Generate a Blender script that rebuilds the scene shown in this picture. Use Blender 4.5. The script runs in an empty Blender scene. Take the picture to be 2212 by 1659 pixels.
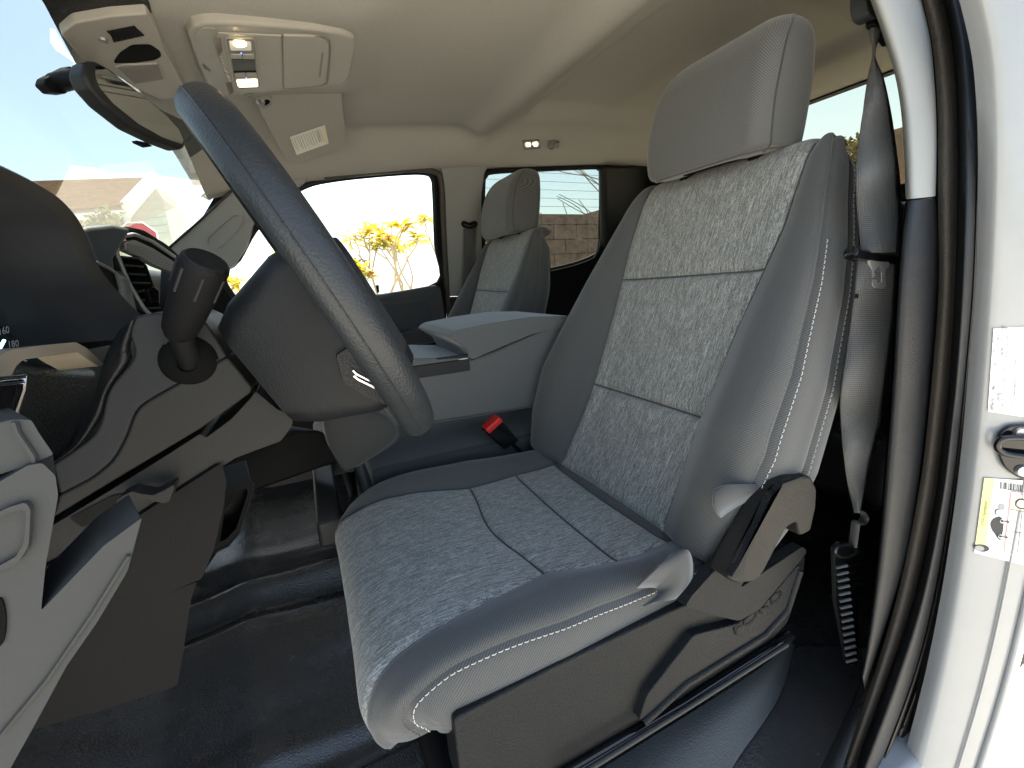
import bpy, bmesh, math, random
import numpy as np
from mathutils import Vector, Matrix
from mathutils.geometry import tessellate_polygon

# ------------------------------------------------------------------ camera, sky, sun, exposure
SC = bpy.context.scene
COL = SC.collection
CAM = np.array([-1.051, .458, .777])
YAW, PIT, ROL, FPX = math.radians(24.85), math.radians(13.64), math.radians(-3.55), 936.0
_f = np.array([math.cos(YAW)*math.cos(PIT), -math.sin(YAW)*math.cos(PIT), -math.sin(PIT)])
_r = np.array([-math.sin(YAW), -math.cos(YAW), 0.])
_u = np.cross(_r, _f)
_r, _u = _r*math.cos(ROL)+_u*math.sin(ROL), -_r*math.sin(ROL)+_u*math.cos(ROL)
cd = bpy.data.cameras.new('camera')
cam = bpy.data.objects.new('camera', cd)
COL.objects.link(cam)
cam.matrix_world = Matrix(((_r[0], _u[0], -_f[0], CAM[0]), (_r[1], _u[1], -_f[1], CAM[1]),
                           (_r[2], _u[2], -_f[2], CAM[2]), (0, 0, 0, 1)))
cd.sensor_width = 36
cd.lens = 36*FPX/2212
cd.clip_start = .01
cd.clip_end = 2000
SC.camera = cam

SUN_EL, SUN_AZ = math.radians(70), math.radians(103)      # azimuth measured from the truck's nose towards the passenger side
w = bpy.data.worlds.new('World')
SC.world = w
w.use_nodes = True
nt = w.node_tree
bg = nt.nodes['Background']
sky = nt.nodes.new('ShaderNodeTexSky')
sky.sky_type = 'NISHITA'
sky.sun_disc = False
sky.sun_elevation = SUN_EL
sky.sun_rotation = SUN_AZ
sky.air_density = 1.0
sky.dust_density = 2.0
sky.ozone_density = 1.0
nt.links.new(sky.outputs[0], bg.inputs[0])
bg.inputs[1].default_value = .13
sd = bpy.data.lights.new('sun', 'SUN')
sd.energy = 4.5
sd.angle = math.radians(.53)
sd.color = (1, .95, .87)
sun = bpy.data.objects.new('sun', sd)
COL.objects.link(sun)
_sdir = Vector((math.cos(SUN_EL)*math.sin(SUN_AZ), math.cos(SUN_EL)*math.cos(SUN_AZ), math.sin(SUN_EL)))
sun.rotation_euler = _sdir.to_track_quat('Z', 'Y').to_euler()
SC.view_settings.view_transform = 'Standard'
SC.view_settings.look = 'None'
SC.view_settings.gamma = 1
SC.view_settings.exposure = 2.42
SC.view_settings.use_white_balance = True
SC.view_settings.white_balance_temperature = 7500
SC.view_settings.white_balance_tint = 5
SC.cycles.use_denoising = True
SC.cycles.max_bounces = 10
SC.cycles.diffuse_bounces = 6
SC.cycles.transparent_max_bounces = 16
SC.cycles.sample_clamp_indirect = 6

# ------------------------------------------------------------------ where a picture point lies in the cab
def ray(a, b):
    return _f+_r*(a-1106)/FPX+_u*(829.5-b)/FPX
def P(a, b, x=None, y=None, z=None, pl=None):
    q = ray(a, b)
    if x is not None: t = (x-CAM[0])/q[0]
    elif y is not None: t = (y-CAM[1])/q[1]
    elif z is not None: t = (z-CAM[2])/q[2]
    else:
        n = np.array(pl[:3], float); t = (pl[3]-n@CAM)/(n@q)
    return CAM+t*q
def plane(n, p):
    n = np.array(n, float); return (*n, float(n@np.array(p, float)))
def PL(L, **k):
    return np.array([P(a, b, **k) for a, b in L])

# ------------------------------------------------------------------ geometry helpers
def cr(pts, n, closed=False):
    """Catmull-Rom curve through pts, n samples per span."""
    p = np.array(pts, float); m = len(p); out = []
    idx = range(m if closed else m-1)
    for i in idx:
        if closed: a, b, c, d = p[(i-1) % m], p[i], p[(i+1) % m], p[(i+2) % m]
        else: a, b, c, d = p[max(i-1, 0)], p[i], p[i+1], p[min(i+2, m-1)]
        for k in range(n):
            t = k/n
            out.append(.5*(2*b+(c-a)*t+(2*a-5*b+4*c-d)*t*t+(3*b-a-3*c+d)*t**3))
    if not closed: out.append(p[-1])
    return np.array(out)
def rnd(L, r, seg=5):
    """round the corners of a closed outline given in picture points"""
    L = [np.array(q, float) for q in L]; n = len(L); out = []
    for i in range(n):
        p, q, s = L[i-1], L[i], L[(i+1) % n]
        ri = r if np.isscalar(r) else r[i]
        a, b = p-q, s-q; la, lb = np.linalg.norm(a), np.linalg.norm(b)
        k = min(ri, la*.48, lb*.48)
        if k <= 0: out.append(q); continue
        a, b = q+a/la*k, q+b/lb*k
        for j in range(seg+1):
            t = j/seg; out.append((1-t)**2*a+2*t*(1-t)*q+t*t*b)
    return out
def interp(xs, ys, x):
    return np.interp(x, xs, ys)
def sm(x, a, b):
    t = np.clip((np.asarray(x, float)-a)/(b-a), 0, 1); return t*t*(3-2*t)
class M:
    """collects geometry for ONE mesh"""
    def __init__(s): s.v = []; s.f = []; s.uv = {}
    def add(s, v, f, uv=None):
        o = len(s.v); s.v += [tuple(map(float, q)) for q in v]
        if uv is not None:
            for i, q in enumerate(uv): s.uv[o+i] = (float(q[0]), float(q[1]))
        s.f += [tuple(o+i for i in q) for q in f]; return s
    def grid(s, G, closed_u=False, closed_v=False, uv=None, flip=False):
        G = np.array(G, float); n, m = G.shape[:2]; F = []
        for i in range(n if closed_u else n-1):
            for j in range(m if closed_v else m-1):
                q = (i*m+j, i*m+(j+1) % m, ((i+1) % n)*m+(j+1) % m, ((i+1) % n)*m+j)
                F.append(q[::-1] if flip else q)
        return s.add(G.reshape(-1, 3), F, None if uv is None else np.array(uv).reshape(-1, 2))
    def plate(s, pts, d):
        """closed outline pts pushed along vector d to a solid"""
        p = np.array(pts, float); n = len(p); d = np.array(d, float)
        return s.add(np.vstack([p, p+d]), [tuple(range(n))[::-1], tuple(range(n, 2*n))]+[(i, (i+1) % n, n+(i+1) % n, n+i) for i in range(n)])
    def frame(s, outer, holes, d):
        """outline with holes pushed along d"""
        loops = [np.array(outer, float)]+[np.array(h, float) for h in holes]; d = np.array(d, float)
        tri = tessellate_polygon([[Vector(q) for q in l] for l in loops])
        allp = np.vstack(loops); N = len(allp)
        F = [tuple(t) for t in tri]+[tuple(N+i for i in t[::-1]) for t in tri]; o = 0
        for l in loops:
            n = len(l); F += [(o+i, o+(i+1) % n, N+o+(i+1) % n, N+o+i) for i in range(n)]; o += n
        return s.add(np.vstack([allp, allp+d]), F)
    def box(s, c, size, rot=None):
        c = np.array(c, float); h = np.array(size, float)/2
        v = np.array([(x, y, z) for x in (-1, 1) for y in (-1, 1) for z in (-1, 1)])*h
        if rot is not None: v = v@np.array(rot).T
        return s.add(v+c, [(0, 1, 3, 2), (4, 6, 7, 5), (0, 4, 5, 1), (2, 3, 7, 6), (0, 2, 6, 4), (1, 5, 7, 3)])
    def tube(s, path, r, seg=12, closed=False, cap=True, up=None, flat=1.0):
        p = np.array(path, float); n = len(p)
        T = np.roll(p, -1, 0)-np.roll(p, 1, 0) if closed else np.gradient(p, axis=0)
        T /= np.linalg.norm(T, axis=1)[:, None]+1e-12
        U = np.array(up if up is not None else (0, 0, 1), float)
        if up is None and abs(T[0]@U) > .9: U = np.array((1., 0, 0))
        rr = np.full(n, r) if np.isscalar(r) else np.array(r); G = []
        A = U-T[0]*(U@T[0])
        for i in range(n):
            A = (A if up is None else U)-T[i]*((A if up is None else U)@T[i]); A /= np.linalg.norm(A)+1e-12
            B = np.cross(T[i], A)
            G.append([p[i]+rr[i]*(A*math.cos(t)*flat+B*math.sin(t)) for t in np.linspace(0, 2*math.pi, seg, endpoint=False)])
        o = len(s.v); s.grid(G, closed_u=closed, closed_v=True, flip=True)
        if cap and not closed:
            s.f.append(tuple(o+j for j in range(seg))); s.f.append(tuple(o+(n-1)*seg+j for j in range(seg))[::-1])
        return s
    def lathe(s, prof, c, ax, seg=32):
        """prof [(r, h)...] turned about axis ax through c"""
        ax = np.array(ax, float); ax /= np.linalg.norm(ax)
        a = np.cross(ax, (0, 0, 1) if abs(ax[2]) < .9 else (1, 0, 0)); a /= np.linalg.norm(a); b = np.cross(ax, a)
        G = [[np.array(c)+ax*h+r*(a*math.cos(t)+b*math.sin(t)) for t in np.linspace(0, 2*math.pi, seg, endpoint=False)] for r, h in prof]
        return s.grid(G, closed_v=True)
    def build(s, name, mat, parent=None, smooth=True, bevel=0, seg=3, sub=0, solid=0, angle=40):
        me = bpy.data.meshes.new(name)
        off = np.array(parent['_at']) if parent is not None and '_at' in parent else np.zeros(3)
        me.from_pydata([tuple(np.array(q)-off) for q in s.v], [], s.f)
        me.validate()
        bm = bmesh.new(); bm.from_mesh(me); bmesh.ops.remove_doubles(bm, verts=bm.verts, dist=1e-6) if not s.uv else None
        bmesh.ops.recalc_face_normals(bm, faces=bm.faces); bm.to_mesh(me); bm.free()
        if s.uv:
            l = me.uv_layers.new(name='UVMap')
            l.data.foreach_set('uv', np.array([s.uv.get(lp.vertex_index, (0, 0)) for lp in me.loops], dtype=np.float32).ravel())
        me.materials.append(mat if not isinstance(mat, str) else MAT[mat])
        o = bpy.data.objects.new(name, me); COL.objects.link(o)
        if parent is not None: o.parent = parent; o['_at'] = [float(q) for q in off]
        if smooth:
            me.shade_smooth() if hasattr(me, 'shade_smooth') else None
        if bevel:
            b = o.modifiers.new('bevel', 'BEVEL'); b.width = bevel; b.segments = seg; b.limit_method = 'ANGLE'; b.angle_limit = math.radians(angle); b.harden_normals = False
        if sub:
            q = o.modifiers.new('sub', 'SUBSURF'); q.levels = q.render_levels = sub
        if solid:
            q = o.modifiers.new('solid', 'SOLIDIFY'); q.thickness = solid; q.offset = 0
        if smooth and (bevel or not sub):
            for e in me.edges: pass
            me.set_sharp_from_angle(angle=math.radians(50)) if not bevel else None
            if bevel:
                q = o.modifiers.new('wn', 'WEIGHTED_NORMAL'); q.keep_sharp = False; q.weight = 80
        return o
def thing(name, label, cat, loc, group=None):
    o = bpy.data.objects.new(name, None); COL.objects.link(o)
    o.empty_display_size = .05
    o.location = loc; o['_at'] = [float(q) for q in loc]; o['label'] = label; o['category'] = cat
    if group: o['group'] = group
    return o
def tag(o, label, cat, group=None):
    o['label'] = label; o['category'] = cat
    if group: o['group'] = group
    return o
def struct(o):
    o['kind'] = 'structure'; return o
def copy_tree(o, parent=None):
    c = o.copy(); COL.objects.link(c)
    if parent is not None: c.parent = parent
    for ch in list(o.children): copy_tree(ch, c)
    return c
def unit(v):
    v = np.array(v, float); return v/np.linalg.norm(v)

# ------------------------------------------------------------------ materials
MAT = {}
def newmat(name):
    m = bpy.data.materials.new(name); m.use_nodes = True; MAT[name] = m
    return m, m.node_tree, m.node_tree.nodes['Principled BSDF']
def setp(b, **k):
    for a, v in k.items(): b.inputs[a].default_value = v
def node(t, kind, **k):
    n = t.nodes.new(kind)
    for a, v in k.items():
        if isinstance(a, str) and a.startswith('_'): setattr(n, a[1:], v)
        else: n.inputs[a.replace('__', ' ')].default_value = v
    return n
def ramp(t, src, stops):
    r = t.nodes.new('ShaderNodeValToRGB'); e = r.color_ramp.elements
    e[0].position, e[0].color = stops[0][0], (*stops[0][1], 1); e[1].position, e[1].color = stops[-1][0], (*stops[-1][1], 1)
    for p, c in stops[1:-1]:
        q = e.new(p); q.color = (*c, 1)
    t.links.new(src, r.inputs[0]); return r
def coords(t, kind='Object', scale=(1, 1, 1), rot=(0, 0, 0)):
    c = t.nodes.new('ShaderNodeTexCoord'); m = t.nodes.new('ShaderNodeMapping')
    m.inputs['Scale'].default_value = scale; m.inputs['Rotation'].default_value = rot
    t.links.new(c.outputs[kind], m.inputs[0]); return m.outputs[0]
def bump(t, b, src, dist, strength=1.0, prev=None):
    n = t.nodes.new('ShaderNodeBump'); n.inputs['Distance'].default_value = dist; n.inputs['Strength'].default_value = strength
    t.links.new(src, n.inputs['Height'])
    if prev is not None: t.links.new(prev.outputs[0], n.inputs['Normal'])
    t.links.new(n.outputs[0], b.inputs['Normal']); return n
def plastic(name, c, rough=.5, grain=900, depth=.00015, spec=.4, vary=.12, cell=True, strength=.6, wear=.0):
    m, t, b = newmat(name)
    co = coords(t)
    n = node(t, 'ShaderNodeTexNoise', Scale=7., Detail=6., Roughness=.65); t.links.new(co, n.inputs[0])
    r = ramp(t, n.outputs[0], [(.3, tuple(np.array(c)*(1-vary))), (.7, tuple(np.minimum(1, np.array(c)*(1+vary))))])
    t.links.new(r.outputs[0], b.inputs['Base Color'])
    setp(b, **{'Roughness': rough, 'Specular IOR Level': spec})
    if cell:
        v = node(t, 'ShaderNodeTexVoronoi', Scale=grain); v.feature = 'F1'; t.links.new(co, v.inputs[0])
        n2 = node(t, 'ShaderNodeTexNoise', Scale=grain*.6, Detail=2.); t.links.new(co, n2.inputs[0])
        a = t.nodes.new('ShaderNodeMath'); a.operation = 'ADD'; t.links.new(v.outputs[0], a.inputs[0]); t.links.new(n2.outputs[0], a.inputs[1])
        bump(t, b, a.outputs[0], depth, strength)
    rr = ramp(t, n.outputs[0], [(.3, (rough*.85,)*3), (.75, (min(1, rough*1.15),)*3)]); t.links.new(rr.outputs[0], b.inputs['Roughness'])
    return m
def simple(name, c, rough=.5, metal=0., spec=.5, coat=0.):
    m, t, b = newmat(name); setp(b, **{'Base Color': (*c, 1), 'Roughness': rough, 'Metallic': metal, 'Specular IOR Level': spec, 'Coat Weight': coat}); return m
def emis(name, c, s):
    m, t, b = newmat(name); setp(b, **{'Base Color': (*c, 1), 'Emission Color': (*c, 1), 'Emission Strength': s, 'Roughness': .3}); return m
def glass(name, tint, refl=1.):
    m, t, b = newmat(name); t.nodes.remove(b); out = t.nodes['Material Output']
    tr = t.nodes.new('ShaderNodeBsdfTransparent'); tr.inputs[0].default_value = (*tint, 1)
    gl = t.nodes.new('ShaderNodeBsdfGlossy'); gl.inputs['Roughness'].default_value = .02
    fr = t.nodes.new('ShaderNodeFresnel'); fr.inputs[0].default_value = 1.45
    mx = t.nodes.new('ShaderNodeMixShader'); rf = t.nodes.new('ShaderNodeMath'); rf.operation = 'MULTIPLY'; rf.inputs[1].default_value = refl; t.links.new(fr.outputs[0], rf.inputs[0]); t.links.new(rf.outputs[0], mx.inputs[0]); t.links.new(tr.outputs[0], mx.inputs[1]); t.links.new(gl.outputs[0], mx.inputs[2])
    t.links.new(mx.outputs[0], out.inputs[0]); return m
def heather(name, dark, mid, light):
    """two-tone woven cloth, yarns running along V"""
    m, t, b = newmat(name)
    def nz(sc, det, rough=.5):
        q = node(t, 'ShaderNodeTexNoise', Scale=1., Detail=det, Roughness=rough); t.links.new(coords(t, 'UV', sc), q.inputs[0]); return q.outputs[0]
    def mad(src, k, add):
        q = t.nodes.new('ShaderNodeMath'); q.operation = 'MULTIPLY_ADD'; t.links.new(src, q.inputs[0]); q.inputs[1].default_value = k
        if isinstance(add, float): q.inputs[2].default_value = add
        else: t.links.new(add, q.inputs[2])
        return q.outputs[0]
    sep = t.nodes.new('ShaderNodeSeparateXYZ'); t.links.new(coords(t, 'UV'), sep.inputs[0])
    def mth(op, a, k=None):
        q = t.nodes.new('ShaderNodeMath'); q.operation = op
        for i_, x_ in enumerate((a, k)):
            if x_ is None: continue
            if isinstance(x_, (int, float)): q.inputs[i_].default_value = x_
            else: t.links.new(x_, q.inputs[i_])
        return q.outputs[0]
    def yarn(nu, nv, seed):
        cu_ = mth('FLOOR', mth('MULTIPLY', sep.outputs[0], nu)); 
        w1 = t.nodes.new('ShaderNodeTexWhiteNoise'); w1.noise_dimensions = '1D'; t.links.new(mth('ADD', cu_, seed), w1.inputs['W'])
        off = mth('MULTIPLY', w1.outputs[0], 9.7)
        cv_ = mth('FLOOR', mth('ADD', mth('MULTIPLY', sep.outputs[1], nv), off))
        cb = t.nodes.new('ShaderNodeCombineXYZ'); t.links.new(cu_, cb.inputs[0]); t.links.new(cv_, cb.inputs[1])
        w2 = t.nodes.new('ShaderNodeTexWhiteNoise'); w2.noise_dimensions = '2D'; t.links.new(cb.outputs[0], w2.inputs['Vector']); return w2.outputs[0]
    v = mad(yarn(1150., 66., 3.), .34, mad(yarn(1150., 190., 11.), .24, mad(yarn(520., 1100., 7.), .24, mad(nz((160, 26, 1), 2.), .18, 0.))))
    mx = t.nodes.new('ShaderNodeMath'); mx.operation = 'ADD'; t.links.new(v, mx.inputs[0]); mx.inputs[1].default_value = 0.
    r = ramp(t, mx.outputs[0], [(.17, dark), (.50, mid), (.85, light)]); t.links.new(r.outputs[0], b.inputs['Base Color'])
    big = node(t, 'ShaderNodeTexNoise', Scale=14., Detail=3.); t.links.new(coords(t, 'UV'), big.inputs[0])
    setp(b, **{'Roughness': .95, 'Specular IOR Level': .15, 'Sheen Weight': .25, 'Sheen Roughness': .5})
    p = bump(t, b, mx.outputs[0], .0007, .6); bump(t, b, big.outputs[0], .003, .2, p)
    return m
def twill(name, c0, c1, scale=520):
    m, t, b = newmat(name)
    wv = node(t, 'ShaderNodeTexWave', Scale=scale/6.28*2, Distortion=.6, Detail=1.); wv.wave_type = 'BANDS'; wv.bands_direction = 'DIAGONAL'
    t.links.new(coords(t, 'UV'), wv.inputs[0])
    ck = node(t, 'ShaderNodeTexNoise', Scale=scale*1.6, Detail=2.); t.links.new(coords(t, 'UV'), ck.inputs[0])
    mx = t.nodes.new('ShaderNodeMath'); mx.operation = 'MULTIPLY_ADD'; t.links.new(ck.outputs[0], mx.inputs[0]); mx.inputs[1].default_value = .7
    s = t.nodes.new('ShaderNodeMath'); s.operation = 'MULTIPLY'; t.links.new(wv.outputs[1], s.inputs[0]); s.inputs[1].default_value = .4; t.links.new(s.outputs[0], mx.inputs[2])
    r = ramp(t, mx.outputs[0], [(.25, c0), (.8, c1)]); t.links.new(r.outputs[0], b.inputs['Base Color'])
    big = node(t, 'ShaderNodeTexNoise', Scale=9., Detail=4.); t.links.new(coords(t, 'UV'), big.inputs[0])
    setp(b, **{'Roughness': .9, 'Specular IOR Level': .2, 'Sheen Weight': .3, 'Sheen Roughness': .45})
    p = bump(t, b, mx.outputs[0], .0006, .7); bump(t, b, big.outputs[0], .006, .3, p)
    return m

heather('seat_weave', (.078, .079, .074), (.208, .208, .195), (.44, .44, .414))
twill('seat_twill', (.036, .0365, .0365), (.108, .107, .104))
twill('headrest_twill', (.056, .056, .054), (.138, .136, .131))
simple('thread', (.55, .54, .5), .9)
simple('thread_dark', (.07, .07, .07), .9)
plastic('shield_plastic', (.0085, .0095, .0105), .45, 520, .0010, .18)
plastic('lever_plastic', (.012, .0112, .010), .45, 700, .0006, .22)
plastic('dark_plastic', (.020, .0205, .0215), .5, 900, .0003, .3)
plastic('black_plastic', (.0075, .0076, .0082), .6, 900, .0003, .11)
plastic('column_plastic', (.019, .020, .0215), .55, 900, .00025, .18)
plastic('column_plastic_low', (.022, .0215, .0205), .58, 900, .00025, .18)
plastic('door_grey', (.07, .07, .072), .5, 700, .0003, .4)
plastic('hood_rim', (.04, .038, .035), .45, 700, .0003, .4)
plastic('hood_inner', (.034, .036, .041), .45, 700, .0003, .4)
simple('silver_paint', (.36, .355, .34), .38, .3)
plastic('slat_grey', (.05, .05, .052), .3, 700, .0001, .5)
plastic('wheel_skin', (.020, .0225, .0255), .42, 420, .0005, .35)
plastic('hub_plastic', (.010, .011, .0125), .5, 600, .0004, .18)
plastic('soft_black', (.009, .009, .0105), .42, 500, .0008, .3)
plastic('light_grey_plastic', (.038, .040, .041), .55, 800, .00012, .18, .05)
plastic('pillar_trim', (.27, .27, .258), .6, 700, .00015, .3, .04)
plastic('dash_teal', (.06, .066, .07), .5, 700, .0003)
plastic('beige_trim', (.22, .19, .15), .35, 700, .0001, .5, .04)
plastic('console_beige', (.37, .345, .30), .6, 900, .00012, .3, .05)
plastic('switch_grey', (.16, .14, .12), .45, 900, .0001)
plastic('floor_vinyl', (.038, .037, .037), .27, 360, .0008, .6, .2, True, .6, .3)
plastic('sill_vinyl', (.05, .05, .05), .5, 420, .0006, .5)
plastic('rubber', (.010, .011, .013), .5, 500, .0002, .25)
plastic('rubber_brown', (.055, .046, .036), .55, 500, .0003)
plastic('fuzz', (.075, .065, .055), .95, 600, .0015, .1)
simple('gloss_black', (.006, .006, .007), .08)
simple('chrome', (.75, .75, .75), .18, 1.)
simple('silver', (.42, .42, .42), .35, .8)
simple('mirror_glass', (.8, .82, .8), .03, 1.)
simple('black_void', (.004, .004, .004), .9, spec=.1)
simple('red_plastic', (.62, .025, .02), .35)
simple('label_white', (.8, .8, .78), .5)
simple('label_yellow', (.75, .72, .28), .55)
simple('label_cream', (.78, .70, .5), .6)
simple('label_pink', (.75, .42, .42), .55)
simple('ink', (.03, .03, .035), .6)
simple('grey_ink', (.30, .30, .30), .6)
simple('lens_clear', (.75, .72, .66), .15)
emis('lamp_lit', (1., .78, .45), 9.)
emis('lamp_white', (1., .9, .7), 6.)
emis('needle_blue', (.25, .75, .9), 1.)
simple('gauge_print', (.85, .85, .85), .5)
glass('windscreen_glass', (.36, .395, .39), .17)
glass('clear_glass', (.93, .96, .95))
glass('privacy_glass', (.50, .525, .50), .4)
glass('rear_glass', (.62, .61, .54), .3)
def belt():
    m, t, b = newmat('belt_web')
    wv = node(t, 'ShaderNodeTexWave', Scale=170., Distortion=.3); wv.bands_direction = 'X'; t.links.new(coords(t, 'UV'), wv.inputs[0])
    w2 = node(t, 'ShaderNodeTexWave', Scale=120., Distortion=.5); w2.bands_direction = 'Y'; t.links.new(coords(t, 'UV'), w2.inputs[0])
    a = t.nodes.new('ShaderNodeMath'); a.operation = 'ADD'; t.links.new(wv.outputs[1], a.inputs[0]); t.links.new(w2.outputs[1], a.inputs[1])
    r = ramp(t, a.outputs[0], [(.0, (.03, .03, .031)), (1., (.075, .074, .072))]); t.links.new(r.outputs[0], b.inputs['Base Color'])
    setp(b, **{'Roughness': .55, 'Sheen Weight': .2}); bump(t, b, a.outputs[0], .0008, .6)
belt()
def headliner():
    m, t, b = newmat('headliner_cloth')
    n = node(t, 'ShaderNodeTexNoise', Scale=900., Detail=3.); t.links.new(coords(t), n.inputs[0])
    r = ramp(t, n.outputs[0], [(.3, (.315, .297, .264)), (.7, (.43, .408, .366))]); t.links.new(r.outputs[0], b.inputs['Base Color'])
    setp(b, **{'Roughness': .95, 'Specular IOR Level': .1}); bump(t, b, n.outputs[0], .0006, .6)
headliner()
def paint():
    m, t, b = newmat('white_paint')
    n = node(t, 'ShaderNodeTexNoise', Scale=5., Detail=8., Roughness=.7); t.links.new(coords(t), n.inputs[0])
    r = ramp(t, n.outputs[0], [(.3, (.245, .25, .255)), (.7, (.275, .28, .285))]); t.links.new(r.outputs[0], b.inputs['Base Color'])
    setp(b, **{'Roughness': .35, 'Coat Weight': .6, 'Coat Roughness': .12})
paint()
# ------------------------------------------------------------------ the ground outside and the cab's own shell
def ground():
    m, t, b = newmat('concrete')
    n = node(t, 'ShaderNodeTexNoise', Scale=.9, Detail=9., Roughness=.7); t.links.new(coords(t), n.inputs[0])
    r = ramp(t, n.outputs[0], [(.3, (.36, .345, .32)), (.7, (.48, .465, .44))]); t.links.new(r.outputs[0], b.inputs['Base Color']); setp(b, Roughness=.9)
    struct(M().add([(-400, -400, -.78), (400, -400, -.78), (400, 400, -.78), (-400, 400, -.78)], [(0, 1, 2, 3)]).build('ground', m, smooth=False))
ground()

ZC = ([-1.2, -1.0, -.6, -.2, 0, .3, .55, .68], [1.285, 1.31, 1.31, 1.285, 1.272, 1.245, 1.212, 1.187])
ZT = ([-1.2, -.9, -.31, -.08, .37, .61, .8], [1.255, 1.254, 1.214, 1.196, 1.145, 1.10, 1.05])
def roof_z(x, y):
    zc, zt = np.interp(y, *ZC), np.interp(y, *ZT)
    z = zt+(zc-zt)*(1-sm(abs(x), .40, .715)**1.2)
    z = z-.030*math.exp(-((y+.185)/.055)**2)*(1-sm(abs(x), .40, .62))          # moulded rib across the roof
    rec = sm(y, -1.0, -.93)*(1-sm(y, -.33, -.285))*(1-sm(abs(x), .30, .40))     # shallow recess behind the rib
    z += .034*rec
    z -= .016*sm(y, .20, .30)*(1-sm(abs(x), .14, .24))                         # plateau carrying the overhead console
    z -= .012*math.exp(-((y+.62)/.05)**2)*(1-sm(abs(x), .26, .36))
    z += .024*math.exp(-((x-.50)/.05)**2)*sm(y, -.24, -.12)*(1-sm(y, .18, .28))   # hollow over the far door
    return float(z)
def roof_hit(a, b, off=0.):
    q = ray(a, b); t = .2; s = .02
    while t < 4:
        p = CAM+t*q
        if p[2] > roof_z(p[0], p[1])-off:
            lo, hi = t-s, t
            for _ in range(24):
                mid = (lo+hi)/2; p = CAM+mid*q
                if p[2] > roof_z(p[0], p[1])-off: hi = mid
                else: lo = mid
            return CAM+lo*q
        t += s
    return CAM+t*q
hx = np.linspace(-.715, .715, 90); hy = np.linspace(-1.19, .675, 110)
struct(M().grid([[(x, y, roof_z(x, y)) for x in hx] for y in hy]).build('headliner', 'headliner_cloth', angle=60))
rs = M().grid([[(x, y, np.interp(y, *ZC)+.055-.10*(x/.8)**2) for x in np.linspace(-.80, .80, 20)] for y in np.linspace(-1.3, .72, 20)])
tag(rs.build('roof_skin', 'white_paint', solid=.004), 'white painted outer roof skin over the headliner', 'roof')

# vinyl floor: footwell, tunnel with moulded folds, toe board
TX = np.linspace(-.85, .85, 1700)
_t = np.interp(TX, [-.85, -.43, -.405, -.38, -.35, -.31, -.25, -.20, -.165, -.14, -.12, -.098, -.078, -.055, -.035, -.012, .012, .04, .36, .52], [0, 0, .004, .026, .032, .034, .058, .095, .120, .124, .112, .100, .118, .148, .150, .128, .150, .160, .160, .03])
TZ = np.convolve(np.pad(_t, 14, 'edge'), np.hanning(29)/np.hanning(29).sum(), 'valid')
def floor_z(x, y):
    z = float(np.interp(x+.016*math.sin(y*7+.6), TX, TZ))
    z += .80*max(0, y-.78)**1.15
    k = sm(x, -.34, -.22)*(1-sm(x, .02, .12))
    z += k*.006*math.sin(x*34+y*6)*(sm(y, .30, .5)*.9+.1)
    z += .010*math.exp(-((y-.66-.1*x)/.05)**2)*sm(x, -.6, -.35)
    fl = sm(y, .05, .12)*(1-sm(y, .60, .66))*sm(x, -.66, -.62)*(1-sm(x, -.42, -.39))
    z += fl*.0045*(1 if (x*100) % 5.2 < 3.9 else 0)                        # mat panels
    z += .10*sm(-x, .70, .78)*0
    return float(z)
fx = np.concatenate([np.linspace(-.80, -.66, 8), np.linspace(-.655, .14, 170), np.linspace(.16, .8, 30)]); fy = np.concatenate([np.linspace(-1.3, .0, 20), np.linspace(.02, 1.1, 90), [1.3]])
struct(M().grid([[(x, y, floor_z(x, y)) for x in fx] for y in fy]).build('floor', 'floor_vinyl', angle=60))

# windscreen
ws = [[(x, (.655+(.72)*s)-.10*(x/.8)**2*(1-.3*s), 1.205+(.80-1.205)*s-.05*(x/.8)**2*(1-s)+.03*math.sin(s*math.pi)) for x in np.linspace(-.80, .80, 24)] for s in np.linspace(0, 1, 14)]
tag(M().grid(ws).build('windscreen', 'windscreen_glass'), 'large raked clear windscreen ahead of the dashboard', 'windscreen')

# passenger side: plane leaning in above the belt line
PS = (1, 0, .2, .948)
def ps(y, z, o=0.): return np.array((.80-.2*(z-.74)+o, y, z))
def psp(L, o=0.): return PL(L, pl=(1, 0, .2, .948+o))
FW = cr([(480, 600), (515, 560), (548, 500), (600, 440), (660, 402), (720, 388), (800, 379), (880, 373), (918, 374), (934, 384), (938, 420), (942, 530), (946, 612), (820, 640), (680, 664), (560, 690)], 4, True)
RW = cr([(1044, 400), (1049, 380), (1066, 371), (1160, 366), (1280, 361), (1297, 364), (1303, 380), (1301, 470), (1299, 530), (1283, 552), (1220, 575), (1120, 590), (1052, 560), (1044, 500)], 4, True)
fw, rw = psp(FW), psp(RW)
pd = thing('passenger_front_door', 'dark passenger door with open bright window beside the far front seat', 'door', (.8, .3, .0))
outer = [ps(.95, -.05), ps(.95, .72), ps(.62, 1.145), ps(.36, 1.19), ps(-.02, 1.235), ps(-.10, 1.23), ps(-.105, .9), ps(-.115, .5), ps(-.12, -.05)]
M().frame(outer, [fw], (.03, 0, 0)).build('window_frame', 'black_plastic', pd, smooth=False)
M().plate(psp(cr([(480, 600), (515, 560), (548, 500), (600, 440), (660, 402), (720, 388), (800, 379), (880, 373), (918, 374), (934, 384), (938, 420), (942, 530), (946, 612), (820, 640), (680, 664), (560, 690)], 4, True), .015), (.004, 0, 0)).build('window_pane', 'clear_glass', pd, smooth=False)
M().tube(psp(FW, -.006), .009, 8, True).build('window_seal', 'rubber', pd)
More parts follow.
